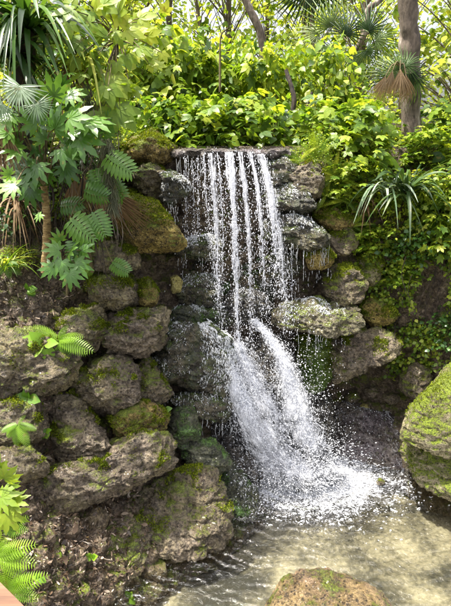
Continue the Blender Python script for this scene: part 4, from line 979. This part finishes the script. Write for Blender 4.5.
# ------------------------------------------------------------------ big-leaved plants on the left
def leafy(name, label, cat, root_pt, crown_pt, lst, kind, mat, trunk_r, trunk_mat='stem', group=None, pet_r=.004, U0=(0, -.75, .75), sag=.12):
    """a plant with one trunk and long-stalked leaves: (px, py, Y, size, angle, colour)"""
    rp = np.array(root_pt); e = empty(name, rp, label, cat, group)
    a = Acc(); P = spline([rp-np.array([0, 0, .08]), (rp+np.array(crown_pt))/2+RNG.normal(0, .02, 3), crown_pt], 26)
    rr = np.linspace(trunk_r, trunk_r*.75, 26)*(1+.10*np.sin(np.arange(26)*2.3)); tube(a, P, rr, 12, r=.5, rough=.15); a.obj('trunk', M[trunk_mat], e, True, off=rp)
    L = Acc(); S = Acc()
    for (px, py, Y, size, ang, r) in lst:
        p = at(px, py, Y); t = math.radians(ang); X = np.array([math.cos(t), RNG.uniform(-.55, -.15), math.sin(t)])
        U = np.array(U0)+RNG.normal(0, .22, 3)
        st = p-X*size*.0; c = np.array(crown_pt); mid = (c+st)/2+np.array([0, 0, sag])
        Q = spline([c, mid, st], 12); tube(S, Q, np.linspace(pet_r*1.3, pet_r*.8, 12), 5, r=.5)
        leaves(L, kind, st[None], X[None], U[None], size*.86, [r*.78])
        if name in ('lobed_leaf_tree', 'sapling'):
            for _ in range(2):
                o_ = RNG.normal(0, .09, 3); tt = t+RNG.normal(0, .8); leaves(L, kind, (st+o_+np.array([0, .12, 0]))[None], np.array([[math.cos(tt), -.3, math.sin(tt)]]), (np.array(U0)+RNG.normal(0, .3, 3))[None], size*RNG.uniform(.35, .6), [min(1, r*.78+RNG.uniform(-.25, .3))])
    L.obj('leaves', M[mat], e, True, off=rp); S.obj('stalk', M['stem'], e, True, off=rp)
    return e
rA, _ = on_bank(44, 262)
leafy('lobed_leaf_tree', 'small tree with ringed tan trunk and big lobed leaves on the left bank', 'small tree', at(44, 262, 3.72), at(44, 186, 3.75),
  [(28,176,3.5,.17,200,.25),(36,166,3.5,.18,250,.3),(62,150,3.5,.18,-30,.3),(20,150,3.5,.17,170,.9),(55,128,3.5,.19,60,.45),(70,118,3.45,.19,20,.7),(80,140,3.5,.2,-20,.5),(36,122,3.5,.19,120,.6),
   (10,132,3.5,.18,160,.8),(90,122,3.5,.19,-5,.75),(14,186,3.2,.15,185,1.),(54,96,3.5,.18,80,.6),(24,160,3.6,.19,230,.2),(30,190,3.6,.16,265,.15),(66,168,3.7,.16,-60,.2),(46,112,3.6,.2,100,.5),(8,116,3.4,.16,190,.8)],
  'fatsia', 'leaf_big', .032, 'ring_bark', pet_r=.005)
leafy('lobed_leaf_plant', 'low dark green lobed-leaf plant at the foot of the ringed trunk', 'plant', at(66, 285, 3.68), at(62, 262, 3.66),
  [(58,250,3.5,.13,160,.45),(70,252,3.5,.13,50,.55),(62,262,3.45,.15,250,.3),(76,264,3.45,.15,-30,.35),(52,268,3.45,.12,200,.3),(82,250,3.55,.12,20,.3),(70,274,3.4,.14,-70,.25),(60,240,3.6,.1,110,.6)], 'fatsia', 'leaf_big', .008, sag=.03)
leafy('split_leaf_plant', 'philodendron-like plant with deeply split hanging leaves left of the boulders', 'plant', at(92, 262, 4.0), at(84, 205, 3.95),
  [(70,218,3.6,.27,-38,.75),(92,212,3.62,.22,-60,.6),(84,190,3.7,.2,-15,.5),(74,240,3.6,.18,-80,.45),(106,155,3.7,.25,-28,.85),(96,168,3.75,.2,-70,.6),(104,180,3.85,.22,-40,.6),(112,262,3.8,.17,-25,.7),(60,206,3.8,.2,15,.4),(98,140,3.8,.24,60,.5)], 'selloum', 'leaf_big', .015, U0=(-.1, -.85, .6), sag=.05)
leafy('sapling', 'tall leaning sapling with big drooping lobed leaves at the upper left', 'sapling', at(96, 180, 4.6), at(118, 40, 4.1),
  [(112,80,3.8,0.187,-45,0.7),(109,72,3.85,0.156,-18,0.78),(120,110,3.75,0.202,-50,0.4),(106,94,4.01,0.168,-40,0.36),(98,112,3.8,0.18,-60,0.5),(94,108,4.1,0.15,-50,0.62),(90,22,3.8,0.158,160,0.5),(107,36,3.86,0.132,129,0.44),(104,4,3.8,0.173,20,0.6),(95,12,4.0,0.144,55,0.87),(128,30,3.8,0.144,-20,0.9),(120,16,3.82,0.12,-67,1),(140,18,3.9,0.144,10,0.8),(139,32,4.04,0.12,9,1),(80,40,3.8,0.158,220,0.35),(89,49,3.99,0.132,243,0.42),(126,56,3.9,0.13,-70,0.5),(116,63,3.84,0.108,-103,0.6),(96,60,3.9,0.144,240,0.4),(94,71,4.11,0.12,228,0.45),(140,48,3.95,0.13,-30,0.6),(146,54,4.06,0.108,-28,0.75),(72,10,3.7,0.158,190,0.5),(75,-5,3.94,0.132,217,0.7),(118,14,3.8,0.144,60,0.7),(110,18,4.09,0.12,83,0.84),(108,88,3.7,0.158,-75,0.5),(103,89,3.71,0.132,-117,0.59),(150,64,4.0,0.108,-15,0.9),(162,53,4.04,0.09,-57,0.95),(84,74,3.9,0.144,200,0.6),(75,59,3.92,0.12,248,0.65),(148,36,4.0,0.122,20,0.95),(137,22,4.14,0.102,67,0.78),(100,36,3.9,0.144,150,0.5),(103,37,4.0,0.12,104,0.49),(130,88,3.9,0.122,-40,0.6),(116,78,4.04,0.102,-86,0.97)],
  'maple', 'leaf_bright', .012, sag=.04)
leafy('lobed_leaf_plant', 'lobed-leaf plant reaching in at the lower left edge', 'plant', at(-25, 560, 2.5), at(-12, 500, 2.45),
  [(4,478,2.35,.13,60,.75),(2,497,2.35,.14,10,.7),(8,514,2.3,.14,-40,.9),(14,502,2.35,.11,20,.8),(-2,466,2.4,.12,90,.65),(-4,520,2.3,.13,-60,.9),(10,486,2.4,.1,40,.6)], 'fatsia', 'leaf_bright', .006, sag=.02)
# silver fan leaves and arching yellow leaf
def fan_plant(name, label, base_, lst, kind, mat, group=None, pet=.006, cat='palm', r_=None):
    base_ = np.array(base_); e = empty(name, base_, label, cat, group)
    L = Acc(); S = Acc()
    for (px, py, Y, size, ang, up) in lst:
        p = at(px, py, Y); t = math.radians(ang); X = np.array([math.cos(t), RNG.uniform(-.35, .0), math.sin(t)])
        Q = spline([base_, (base_+p)/2+np.array([0, 0, .06]), p], 12); tube(S, Q, np.linspace(pet*1.3, pet*.7, 12), 5, r=.5)
        leaves(L, kind, p[None], X[None], (np.array(up)+RNG.normal(0, .15, 3))[None], size)
    L.obj('fronds', M[mat], e, True, off=base_); S.obj('stalk', M['stem'], e, True, off=base_); return e
fan_plant('fan_leaf_plant', 'silvery fan leaf catching the sun at the left edge', at(20, 150, 3.6), [(20,86,3.3,.17,250,(0,-1,.2)),(2,104,3.35,.13,220,(0,-1,.3)),(36,104,3.4,.12,-60,(0,-1,.4))], 'fan_stiff', 'leaf_silver', cat='fan plant')
fan_plant('fan_palm', 'fan palm with spread dark fronds high behind the shrubs', at(345, 90, 8.6), [(330,26,8.4,0.48,110,(0,-1,.1)),(346,34,8.3,0.47,70,(0,-1,.1)),(368,30,8.3,0.48,55,(.1,-1,.1)),(352,54,8.2,0.47,-80,(0,-1,.2)),(366,50,8.2,0.47,-45,(0,-1,.2)),
   (376,40,8.3,0.47,20,(0,-1,.2)),(336,52,8.3,0.43,230,(0,-1,.2)),(318,34,8.5,0.39,170,(0,-1,.2))], 'fan', 'palm')
fan_plant('fan_palm', 'fan palm fronds at the top edge left of the big trunk', at(312, -40, 9.5), [(308,-8,9.5,.6,-100,(0,-1,.1)),(300,-14,9.5,.6,-130,(0,-1,.1)),(322,-10,9.5,.55,-50,(0,-1,.1))], 'fan', 'palm')
fan_plant('fan_palm', 'small fan palm sprouting against the big trunk above its dead skirt', at(402, 92, 5.25), [(400,70,5.2,.24,78,(0,-1,.2)),(396,74,5.2,.25,148,(0,-1,.3)),(412,74,5.2,.22,-70,(0,-1,.2)),(406,66,5.2,.24,35,(0,-1,.2)),(416,80,5.22,.24,-95,(0,-1,.2)),(390,78,5.2,.22,190,(0,-1,.3))], 'fan', 'palm')
fan_plant('dead_frond_skirt', 'tan skirt of dead fronds hanging beside the big trunk', at(400, 66, 5.2), [(392,72,5.15,.27,-97,(0,-1,.1)),(400,70,5.12,.29,-86,(0,-1,.1)),(385,77,5.15,.22,-108,(0,-1,.1)),(406,76,5.12,.22,-80,(0,-1,.1))], 'fan_dead', 'dead', cat='dead fronds')
fan_plant('dead_frond_skirt', 'tan dead fronds hanging under the split leaves on the left bank', at(84, 172, 4.15), [(84,176,4.0,.36,-88,(0,-1,.1)),(92,180,4.0,.34,-70,(0,-1,.1)),(76,180,4.02,.32,-105,(0,-1,.1)),(108,190,4.1,.4,-50,(0,-1,.1)),(100,182,4.1,.34,-62,(0,-1,.1))], 'fan_dead', 'dead', cat='dead fronds')
fan_plant('dead_frond_skirt', 'pale yellow dead blades hanging at the left edge under the lobed leaves', at(6, 122, 3.6), [(6,128,3.5,.28,-92,(0,-1,.1)),(2,130,3.5,.26,-85,(0,-1,.1))], 'fan_dead', 'dead', cat='dead fronds')

# strap-leaved clumps
def strap_clump(name, label, base_, n, L0, L1, w, mat, cat='strap-leaf plant', group=None, spread=1., rise=.8, sag=1.1, stem=None, toward=None):
    base_ = np.array(base_); e = empty(name, base_, label, cat, group); A_ = Acc()
    for k in range(n):
        an = RNG.uniform(0, 2*PI); L = RNG.uniform(L0, L1); d = np.array([math.cos(an), math.sin(an), 0])*spread
        if toward is not None: d = d+np.array(toward)*RNG.uniform(.2, 1)
        s = np.linspace(0, 1, 9); ri = rise*RNG.uniform(.5, 1.2); sg = sag*RNG.uniform(.5, 1.3)
        P = base_+RNG.normal(0, .03, 3)+d*(L*s)[:, None]+np.array([0, 0, 1])*(L*(ri*s-sg*s*s))[:, None]
        side = np.cross(d+np.array([0, 0, .01]), [0, 0, 1]); side /= np.linalg.norm(side); side = side+RNG.normal(0, .25, 3)
        wv = w*np.array([.5, .8, 1, 1, .95, .85, .65, .4, .05])
        V = np.stack([P-side*wv[:, None]+np.array([0, 0, 1])*wv[:, None]*.3, P, P+side*wv[:, None]+np.array([0, 0, 1])*wv[:, None]*.3], 1).reshape(-1, 3)
        Q = []
        for i in range(8): a_ = i*3; Q += [(a_, a_+1, a_+4, a_+3), (a_+1, a_+2, a_+5, a_+4)]
        A_.add(V, Q=Q, r=RNG.random())
    A_.obj('leaves', M[mat], e, True, off=base_)
    if stem is not None:
        T = Acc(); P = spline(stem, 20); tube(T, P, np.linspace(.09, .06, 20), 12, r=.5, rough=.2); T.obj('trunk', M['dark_root'], e, True, off=base_)
    return e
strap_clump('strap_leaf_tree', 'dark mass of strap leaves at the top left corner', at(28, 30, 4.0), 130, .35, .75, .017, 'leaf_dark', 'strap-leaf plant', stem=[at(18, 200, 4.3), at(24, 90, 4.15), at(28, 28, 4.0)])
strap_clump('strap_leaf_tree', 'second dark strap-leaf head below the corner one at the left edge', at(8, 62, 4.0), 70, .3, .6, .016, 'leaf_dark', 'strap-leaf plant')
strap_clump('strap_leaf_tree', 'arching strap-leaf head between the corner plant and the leaning sapling', at(62, 24, 4.4), 60, .3, .6, .014, 'palm', 'strap-leaf plant')
strap_clump('strap_leaf_plant', 'arching dark strap-leaf clump in front of the big trunk foot', at(406, 196, 4.72), 64, .26, .52, .015, 'palm', rise=1.3, sag=1.1)
strap_clump('strap_leaf_plant', 'smaller strap-leaf clump with pale dead blades above the right bank shrubs', at(384, 190, 4.75), 30, .2, .42, .011, 'leaf_silver', rise=1.2, sag=1.4)
strap_clump('dead_strap_leaves', 'bunch of pale dead strap leaves drooping down the right bank', at(364, 200, 4.84), 40, .12, .34, .006, 'dead', rise=.1, sag=.9, spread=.4, cat='dead leaves', toward=(.1, -.3, 0))
strap_clump('strap_leaf_plant', 'bright arching blades over the lobed leaves at the upper left', at(78, 70, 4.1), 36, .3, .6, .012, 'leaf_bright')
strap_clump('dead_strap_leaves', 'dry blades drooping under the top left strap leaves', at(66, 66, 4.2), 34, .3, .55, .009, 'dead', rise=.2, sag=.9, spread=.6, cat='dead leaves')
strap_clump('strap_leaf_plant', 'grassy tuft at the left edge of the soil slope', at(6, 268, 3.75), 40, .12, .28, .006, 'leaf_bright', rise=1.2, sag=.9)
strap_clump('dead_strap_leaves', 'tangle of dry brown blades on the dark bank at the left edge', at(16, 200, 4.0), 60, .25, .5, .006, 'dead', rise=.2, sag=.9, spread=.5, cat='dead leaves')

# hanging roots and vines in front of the dark left bank
def vines(label, region, n, L0, L1, th, mat, name='hanging_vine', cat='vines'):
    a = Acc(); c = at((region[0]+region[2])/2, (region[1]+region[3])/2, region[4])
    for _ in range(n):
        p = at(random.uniform(region[0], region[2]), random.uniform(region[1], region[3]), region[4]+random.uniform(-.15, .15)); L = random.uniform(L0, L1)
        s = np.linspace(0, 1, 12); dx = random.uniform(-.35, .35)*L
        P = p+np.c_[dx*s+.02*np.sin(s*5+L*40), .03*np.sin(s*4), -L*s]; tube(a, P, th*np.linspace(1, .4, 12)*random.uniform(.5, 1.6), 4, r=random.random())
    o = a.obj(name, M[mat], None, True, off=c); o.location = c; tag(o, label, cat, None)
    return o
vines('dark roots and vines hanging on the shaded left bank', (-10, 150, 100, 240, 4.05), 90, .2, .55, .005, 'dark_root', 'hanging_roots', 'roots')['kind'] = 'stuff'
vines('tangle of thin vines and dry strands under the upper left leaves', (0, 90, 118, 170, 3.85), 110, .1, .32, .0028, 'bark', 'tangled_vines', 'vines')['kind'] = 'stuff'
vines('dry stems trailing over the boulders left of the fall', (88, 185, 120, 230, 4.0), 16, .2, .45, .003, 'bark', 'dry_stems', 'stems')['kind'] = 'stuff'
vines('thin stems and roots hanging in the shady hollow on the right bank', (400, 240, 460, 320, 4.7), 46, .15, .4, .004, 'dark_root', 'hanging_roots', 'roots')['kind'] = 'stuff'
# grey hanging moss
def hmoss(label, px, py, Y, L, w, n):
    a = Acc(); c = at(px, py, Y)
    for _ in range(n):
        t = random.random(); p = c+np.array([RNG.normal(0, w), RNG.normal(0, w), -L*t]); l = random.uniform(.03, .09); s = np.linspace(0, 1, 5)
        an = random.uniform(0, 6.28); P = p+np.c_[l*.5*s*math.cos(an), l*.5*s*math.sin(an), -l*s*s]; tube(a, P, .0016, 3, r=random.random())
    o = a.obj('hanging_moss', M['moss_hang'], None, True, off=c); o.location = c; tag(o, label, 'hanging moss', 'strands of hanging moss')
hmoss('grey beard of hanging moss beside the split leaves', 108, 138, 3.75, .48, .018, 900)
hmoss('pale hanging moss strand among the upper left leaves', 86, 84, 3.9, .34, .016, 400)
hmoss('pale hanging moss strand right of the leaning sapling', 76, 40, 4.3, .3, .016, 300)

# ------------------------------------------------------------------ ferns and seedlings
def fern(name, label, px, py, Y, lst, group='ferns on the bank', mat='fern', kind='fern'):
    c = at(px, py, Y); e = empty(name, c, label, 'fern' if 'fern' in name else 'seedling', group); L = Acc()
    for (ang, size, r) in lst:
        t = math.radians(ang); X = np.array([math.cos(t), RNG.uniform(-.5, -.1), math.sin(t)+.15]); U = np.array([-.25*math.sin(t), -.75, .8])+RNG.normal(0, .1, 3)
        leaves(L, kind, c[None], X[None], U[None], size, [r])
    L.obj('fronds' if kind[:4] == 'fern' else 'leaves', M[mat], e, True, off=c); return e
fern('fern', 'bright fern with a broad right frond on the soil above the left ledge', 58, 340, 3.42, [(-12,.26,.7),(20,.2,.8),(150,.2,.8),(175,.22,.6),(200,.18,.7),(-60,.16,.6),(240,.17,.75),(60,.14,.5),(-25,.22,.6)])
fern('seedling', 'cluster of broad bright leaves beside the upper fern', 44, 344, 3.38, [(160,.16,.9),(215,.17,1.),(-70,.15,.8),(-100,.14,.8),(10,.12,.8),(130,.13,.7)], 'seedlings on the bank', 'fern', 'oval')
fern('fern', 'fern sprouting at the left edge under the seedlings', 18, 424, 3.0, [(-60,.16,.8),(-95,.15,.6),(-130,.14,.7),(-20,.12,.7),(200,.12,.6),(60,.1,.6)])
fern('fern', 'large bright fern in front of the wooden rail at the lower left corner', 8, 590, 1.9, [(48,.16,.9),(22,.19,.8),(70,.15,.7),(100,.16,.9),(130,.14,.7),(0,.15,.6),(85,.2,.8)])
fern('fern', 'second large fern above the wooden rail at the left edge', -4, 555, 2.1, [(20,.2,.9),(-10,.2,1.),(-35,.18,.8),(50,.16,.8),(80,.18,.7),(5,.14,.7)])
fern('fern', 'thin fern frond reaching right from the left edge plants', 2, 530, 2.3, [(30,.16,.8),(12,.15,.6),(60,.12,.6)])
fern('fern', 'small dark fern at the left edge of the soil slope', 6, 262, 3.75, [(-40,.14,.2),(-80,.13,.2),(-120,.12,.2),(-10,.12,.3)])
for (px, py, n, s, lb) in [(28,398,6,.06,'pale round-leaved seedling left of the smooth spur'),(38,408,4,.045,'little seedling above the curled dead leaf'),(46,432,4,.04,'lowest tiny seedling beside the smooth spur'),(28,290,6,.045,'small seedling patch on the upper soil slope'),
    (130,598,4,.05,'bright yellow-green seedling at the bottom edge by the water'),(60,558,4,.035,'tiny seedling in the litter at lower left'),(92,558,5,.035,'tiny seedling right of the lower left litter twig'),(90,480,3,.03,'moss sprig on the face of the long ledge'),
    (40,578,4,.03,'weed sprig near the wooden rail'),(118,385,4,.035,'sprig growing from the rounded brown boulder'),(118,222,5,.06,'yellow leaf sprig hanging over the large slanting boulder'),(88,268,5,.06,'yellow sprig under the squarish ledge rock'),
    (165,410,7,.04,'dark green seedling on the wet rock by the dome')]:
    p, nn = on_bank(px, py, .03)
    Yp = p[1]-(.28 if 80 < px < 180 and py < 500 else .12 if px < 60 else .02)
    fern('seedling', lb, px, py, Yp, [(random.uniform(0, 360), s*random.uniform(.8, 1.3)*1.3, random.random()) for _ in range(n)], 'seedlings on the bank', 'fern', 'heart')
# ferns on the rocks right of the lip
for (px, py, s, lb) in [(300,160,.2,'bright fern arching over the lip end'),(316,158,.22,'bright fern on the round-topped dark boulder'),(334,176,.22,'fern drooping right of the upper wet ledge'),(345,200,.2,'fern above the mossy shelf rock'),(326,196,.17,'fern beside the drips of the middle ledge'),(352,226,.16,'fern over the small square brown rock')]:
    fern('fern', lb, px, py, 4.78, [(random.uniform(-70, 250), s*random.uniform(.7, 1.25), random.uniform(.1, .9)) for _ in range(16)], 'ferns right of the fall', 'leaf_yellow', 'fern_thin')

# ------------------------------------------------------------------ trees
def trunk(name, label, pts, r0, r1, mat='bark', group=None, cat='tree', rough=.16):
    P = spline([at(*p) for p in pts], 60); c = P[0].copy(); a = Acc(); tube(a, P, np.linspace(r0, r1, 60), 20, r=.5, rough=rough)
    e = empty(name, c, label, cat, group); a.obj('trunk' if name == 'tree' else 'wood', M[mat], e, True, off=c); return e
trunk('tree', 'tall thick grey trunk rising at the right of the picture', [(412,190,5.42),(411,150,5.42),(410,60,5.42),(407,-20,5.42),(402,-200,5.42)], .098, .084, rough=.3)
trunk('branch', 'curved dark branch-like trunk at the top right of the crest', [(352,60,9.6),(366,30,9.4),(368,10,9.4),(378,2,9.4),(392,-12,9.4)], .05, .04, cat='branch')
trunk('tree', 'crooked thin trunk leaning over the crest in the middle', [(262,90,7.8),(262,40,7.8),(250,10,7.8),(236,-20,7.8)], .06, .045, 'bark')
trunk('sapling', 'slim bare stem of the sapling above the middle of the lip', [(220,92,5.9),(220,60,5.9),(221,36,5.9),(228,28,5.9)], .013, .006, 'stem', cat='sapling')
trunk('tree', 'dark knobbly trunk among shrubs above the right end of the lip', [(290,158,5.7),(288,130,5.7),(294,100,5.7),(286,70,5.8)], .035, .02, 'dark_root')
trunk('tree', 'short dark trunk beside the knobbly one above the right end of the lip', [(300,150,5.75),(303,120,5.75),(312,92,5.8)], .022, .012, 'dark_root')
def far_tree_proto(kind, size, clumps, per, rad, cl, mat, zbase):
    e = empty('tree', (0, 0, 0), 'x', 'tree'); L = Acc(); S = Acc(); h = rad[2]
    P = spline([(0, 0, -.2), (RNG.normal(0, .1), RNG.normal(0, .1), h*.4), (RNG.normal(0, .25), RNG.normal(0, .25), h)], 30); tube(S, P, np.linspace(.13, .04, 30), 10, r=.5, rough=.1)
    S.obj('trunk', M['bark'], e, True); S = Acc()
    for k in range(clumps):
        z = RNG.uniform(zbase, 1.08); j = int(min(.95, z*.85)*29); b0 = P[j]; an = RNG.uniform(0, 2*PI); R_ = rad[0]*RNG.random()**.5*(1-.45*abs(z-.6))
        c = np.array([b0[0]+math.cos(an)*R_, b0[1]+math.sin(an)*R_, z*h]); tube(S, spline([b0, (b0+c)/2+np.array([0, 0, .15]), c], 8), np.linspace(.018, .005, 8), 4, r=.5)
        m = int(.46*per*RNG.uniform(.1, 1.9)); off = RNG.normal(0, 1, (m, 3))*cl*.75*np.array([1, 1, .55]); hc = RNG.normal(.5, .18)
        d = rnd_dirs(m); d[:, 2] -= .3
        leaves(L, kind, c+off, d, RNG.normal(0, .5, (m, 3))+np.array([0, 0, 1]), size*RNG.uniform(.6, 1.2, m), (hc+RNG.normal(0, .18, m)).clip(0, 1))
    L.obj('crown', M[mat], e, True); S.obj('branch', M['bark'], e, True); return e
PR['t1'] = far_tree_proto('oval', .17, 90, 42, (1.9, 1.9, 6.5), .34, 'far_leaf', .10)
PR['t2'] = far_tree_proto('tri', .22, 80, 45, (2.2, 2.2, 8.5), .42, 'far_leaf', .12)
PR['t3'] = far_tree_proto('maple3', .16, 80, 36, (1.7, 1.7, 5.5), .32, 'leaf_bright', .12)
for e in (PR['t1'], PR['t2'], PR['t3']): e['category'] = 'tree'
tl = [('t2',140,15,1,'tree behind the left end of the crest'),('t2',262,17,.9,'loose tree seen through the gap right of the slim stem'),('t3',222,14,1,'pale leafy tree above the middle of the fall'),('t2',385,17,.9,'tree showing between the fan palm and the big trunk'),('t1',205,22,1.1,'farther tree left of the crooked trunk'),('t1',150,19,1,'farther light tree above the left half of the lip'),('t3',285,20,1.2,'farther tree between the crooked trunk and the palms'),('t1',30,13,1,'nearest tree behind the top left strap leaves'),('t3',95,12,1,'light green tree seen past the leaning sapling'),('t1',178,13.5,.95,'sunlit tree above the left half of the fall'),
  ('t1',300,15,.95,'tree behind the fan palm fronds at the top edge'),('t3',335,13,1,'tree behind the spread fan palm'),
  ('t1',432,12,1.1,'bright tree just right of the big trunk'),('t3',460,13.5,1.1,'bright tree at the right edge behind the shrubs'),('t1',445,18,1.1,'paler tree farther back right of the big trunk'),
  ('t2',60,22,1,'far tree beyond the left shrubs'),('t1',120,24,1.1,'far tree left of the pale sky gap'),('t2',320,26,1,'far tree behind the palms'),
  ('t2',480,24,1.1,'far tree at the right edge'),('t1',10,20,1.1,'far tree at the left edge'),
]
for (k, px, Y, s, lb) in tl:
    e = PR[k] if k not in used else copy_tree(PR[k]); used.add(k)
    e.location = ((px-CX)/FPX*Y*1.04, Y, 2.6); e.rotation_euler = (0, 0, random.uniform(0, 6.28)); e.scale = (s*random.uniform(.85, 1.1),)*2+(s,)
    tag(e, lb, 'tree', 'trees in the wood behind the waterfall')

# ------------------------------------------------------------------ wooden rail at the lower left corner
def box(acc, c, dx, dy, dz, hx, hy, hz, bev=.006):
    S, F = CS[18]; q = np.sign(S)*np.abs(S)**.001; q = np.clip(S/np.abs(S).max(1)[:, None], -1, 1)
    P = np.array(c)+np.outer(q[:, 0]*hx-np.sign(q[:, 0])*bev*(np.abs(q[:, 1:]).max(1) > .98), dx)+np.outer(q[:, 1]*hy, dy)+np.outer(q[:, 2]*hz, dz)
    acc.add(P, Q=F, r=.5)
p1 = gz(-2, 580, 2.25); p2 = gz(30, 612, 2.25); d = p2-p1; d /= np.linalg.norm(d); sd = np.cross([0, 0, 1], d); sd = -sd if sd[1] > 0 else sd
mid = p1+sd*.06-np.array([0, 0, .02]); e = empty('wooden_rail', mid, 'reddish brown wooden handrail corner at the bottom left of the picture', 'handrail')
a = Acc(); box(a, mid, d, sd, (0, 0, 1), .7, .06, .02); a.obj('rail', M['wood'], e, False, off=mid)
a = Acc(); box(a, mid-np.array([0, 0, .53])-d*.2, d, sd, (0, 0, 1), .04, .04, .505); a.obj('post', M['wood'], e, False, off=mid)

# ------------------------------------------------------------------ light, sky, camera
w = bpy.data.worlds.new('World'); SC.world = w; w.use_nodes = True; nt = w.node_tree; nt.nodes.clear()
sky = nt.nodes.new('ShaderNodeTexSky'); sky.sky_type = 'NISHITA'; sky.sun_disc = False
SUN_EL, SUN_AZ = 71, 266     # elevation; compass azimuth of the sun (0 = straight ahead, clockwise)
sky.sun_elevation = math.radians(SUN_EL); sky.sun_rotation = math.radians(SUN_AZ); sky.dust_density = 7.; sky.air_density = 1.; sky.ozone_density = 1.
bg = nt.nodes.new('ShaderNodeBackground'); bg.inputs[1].default_value = .15
wo = nt.nodes.new('ShaderNodeOutputWorld'); hs = nt.nodes.new('ShaderNodeHueSaturation'); hs.inputs['Saturation'].default_value = .38; hs.inputs['Value'].default_value = 1.25; nt.links.new(sky.outputs[0], hs.inputs['Color']); nt.links.new(hs.outputs[0], bg.inputs[0]); nt.links.new(bg.outputs[0], wo.inputs[0])
sd_ = bpy.data.lights.new('sun', 'SUN'); sd_.energy = 4.8; sd_.angle = math.radians(.6); sd_.color = (1, .94, .83)
so = bpy.data.objects.new('sun', sd_); COL.objects.link(so)
el, az = math.radians(SUN_EL), math.radians(SUN_AZ)
sdir = Vector((math.sin(az)*math.cos(el), math.cos(az)*math.cos(el), math.sin(el)))
so.rotation_euler = sdir.to_track_quat('Z', 'Y').to_euler()
cam = bpy.data.cameras.new('camera'); co = bpy.data.objects.new('camera', cam); COL.objects.link(co)
cam.sensor_fit = 'VERTICAL'; cam.sensor_height = 24; cam.lens = 24*FPX/606; cam.clip_start = .05; cam.clip_end = 500
co.location = (0, 0, CAM_H); co.rotation_euler = (PI/2-PITCH, 0, 0); SC.camera = co
SC.view_settings.view_transform = 'Standard'; SC.view_settings.look = 'None'; SC.view_settings.gamma = 1; SC.view_settings.use_curve_mapping = False
SC.view_settings.exposure = 1.15
SC.cycles.max_bounces = 8; SC.cycles.transparent_max_bounces = 12; SC.cycles.sample_clamp_indirect = 6
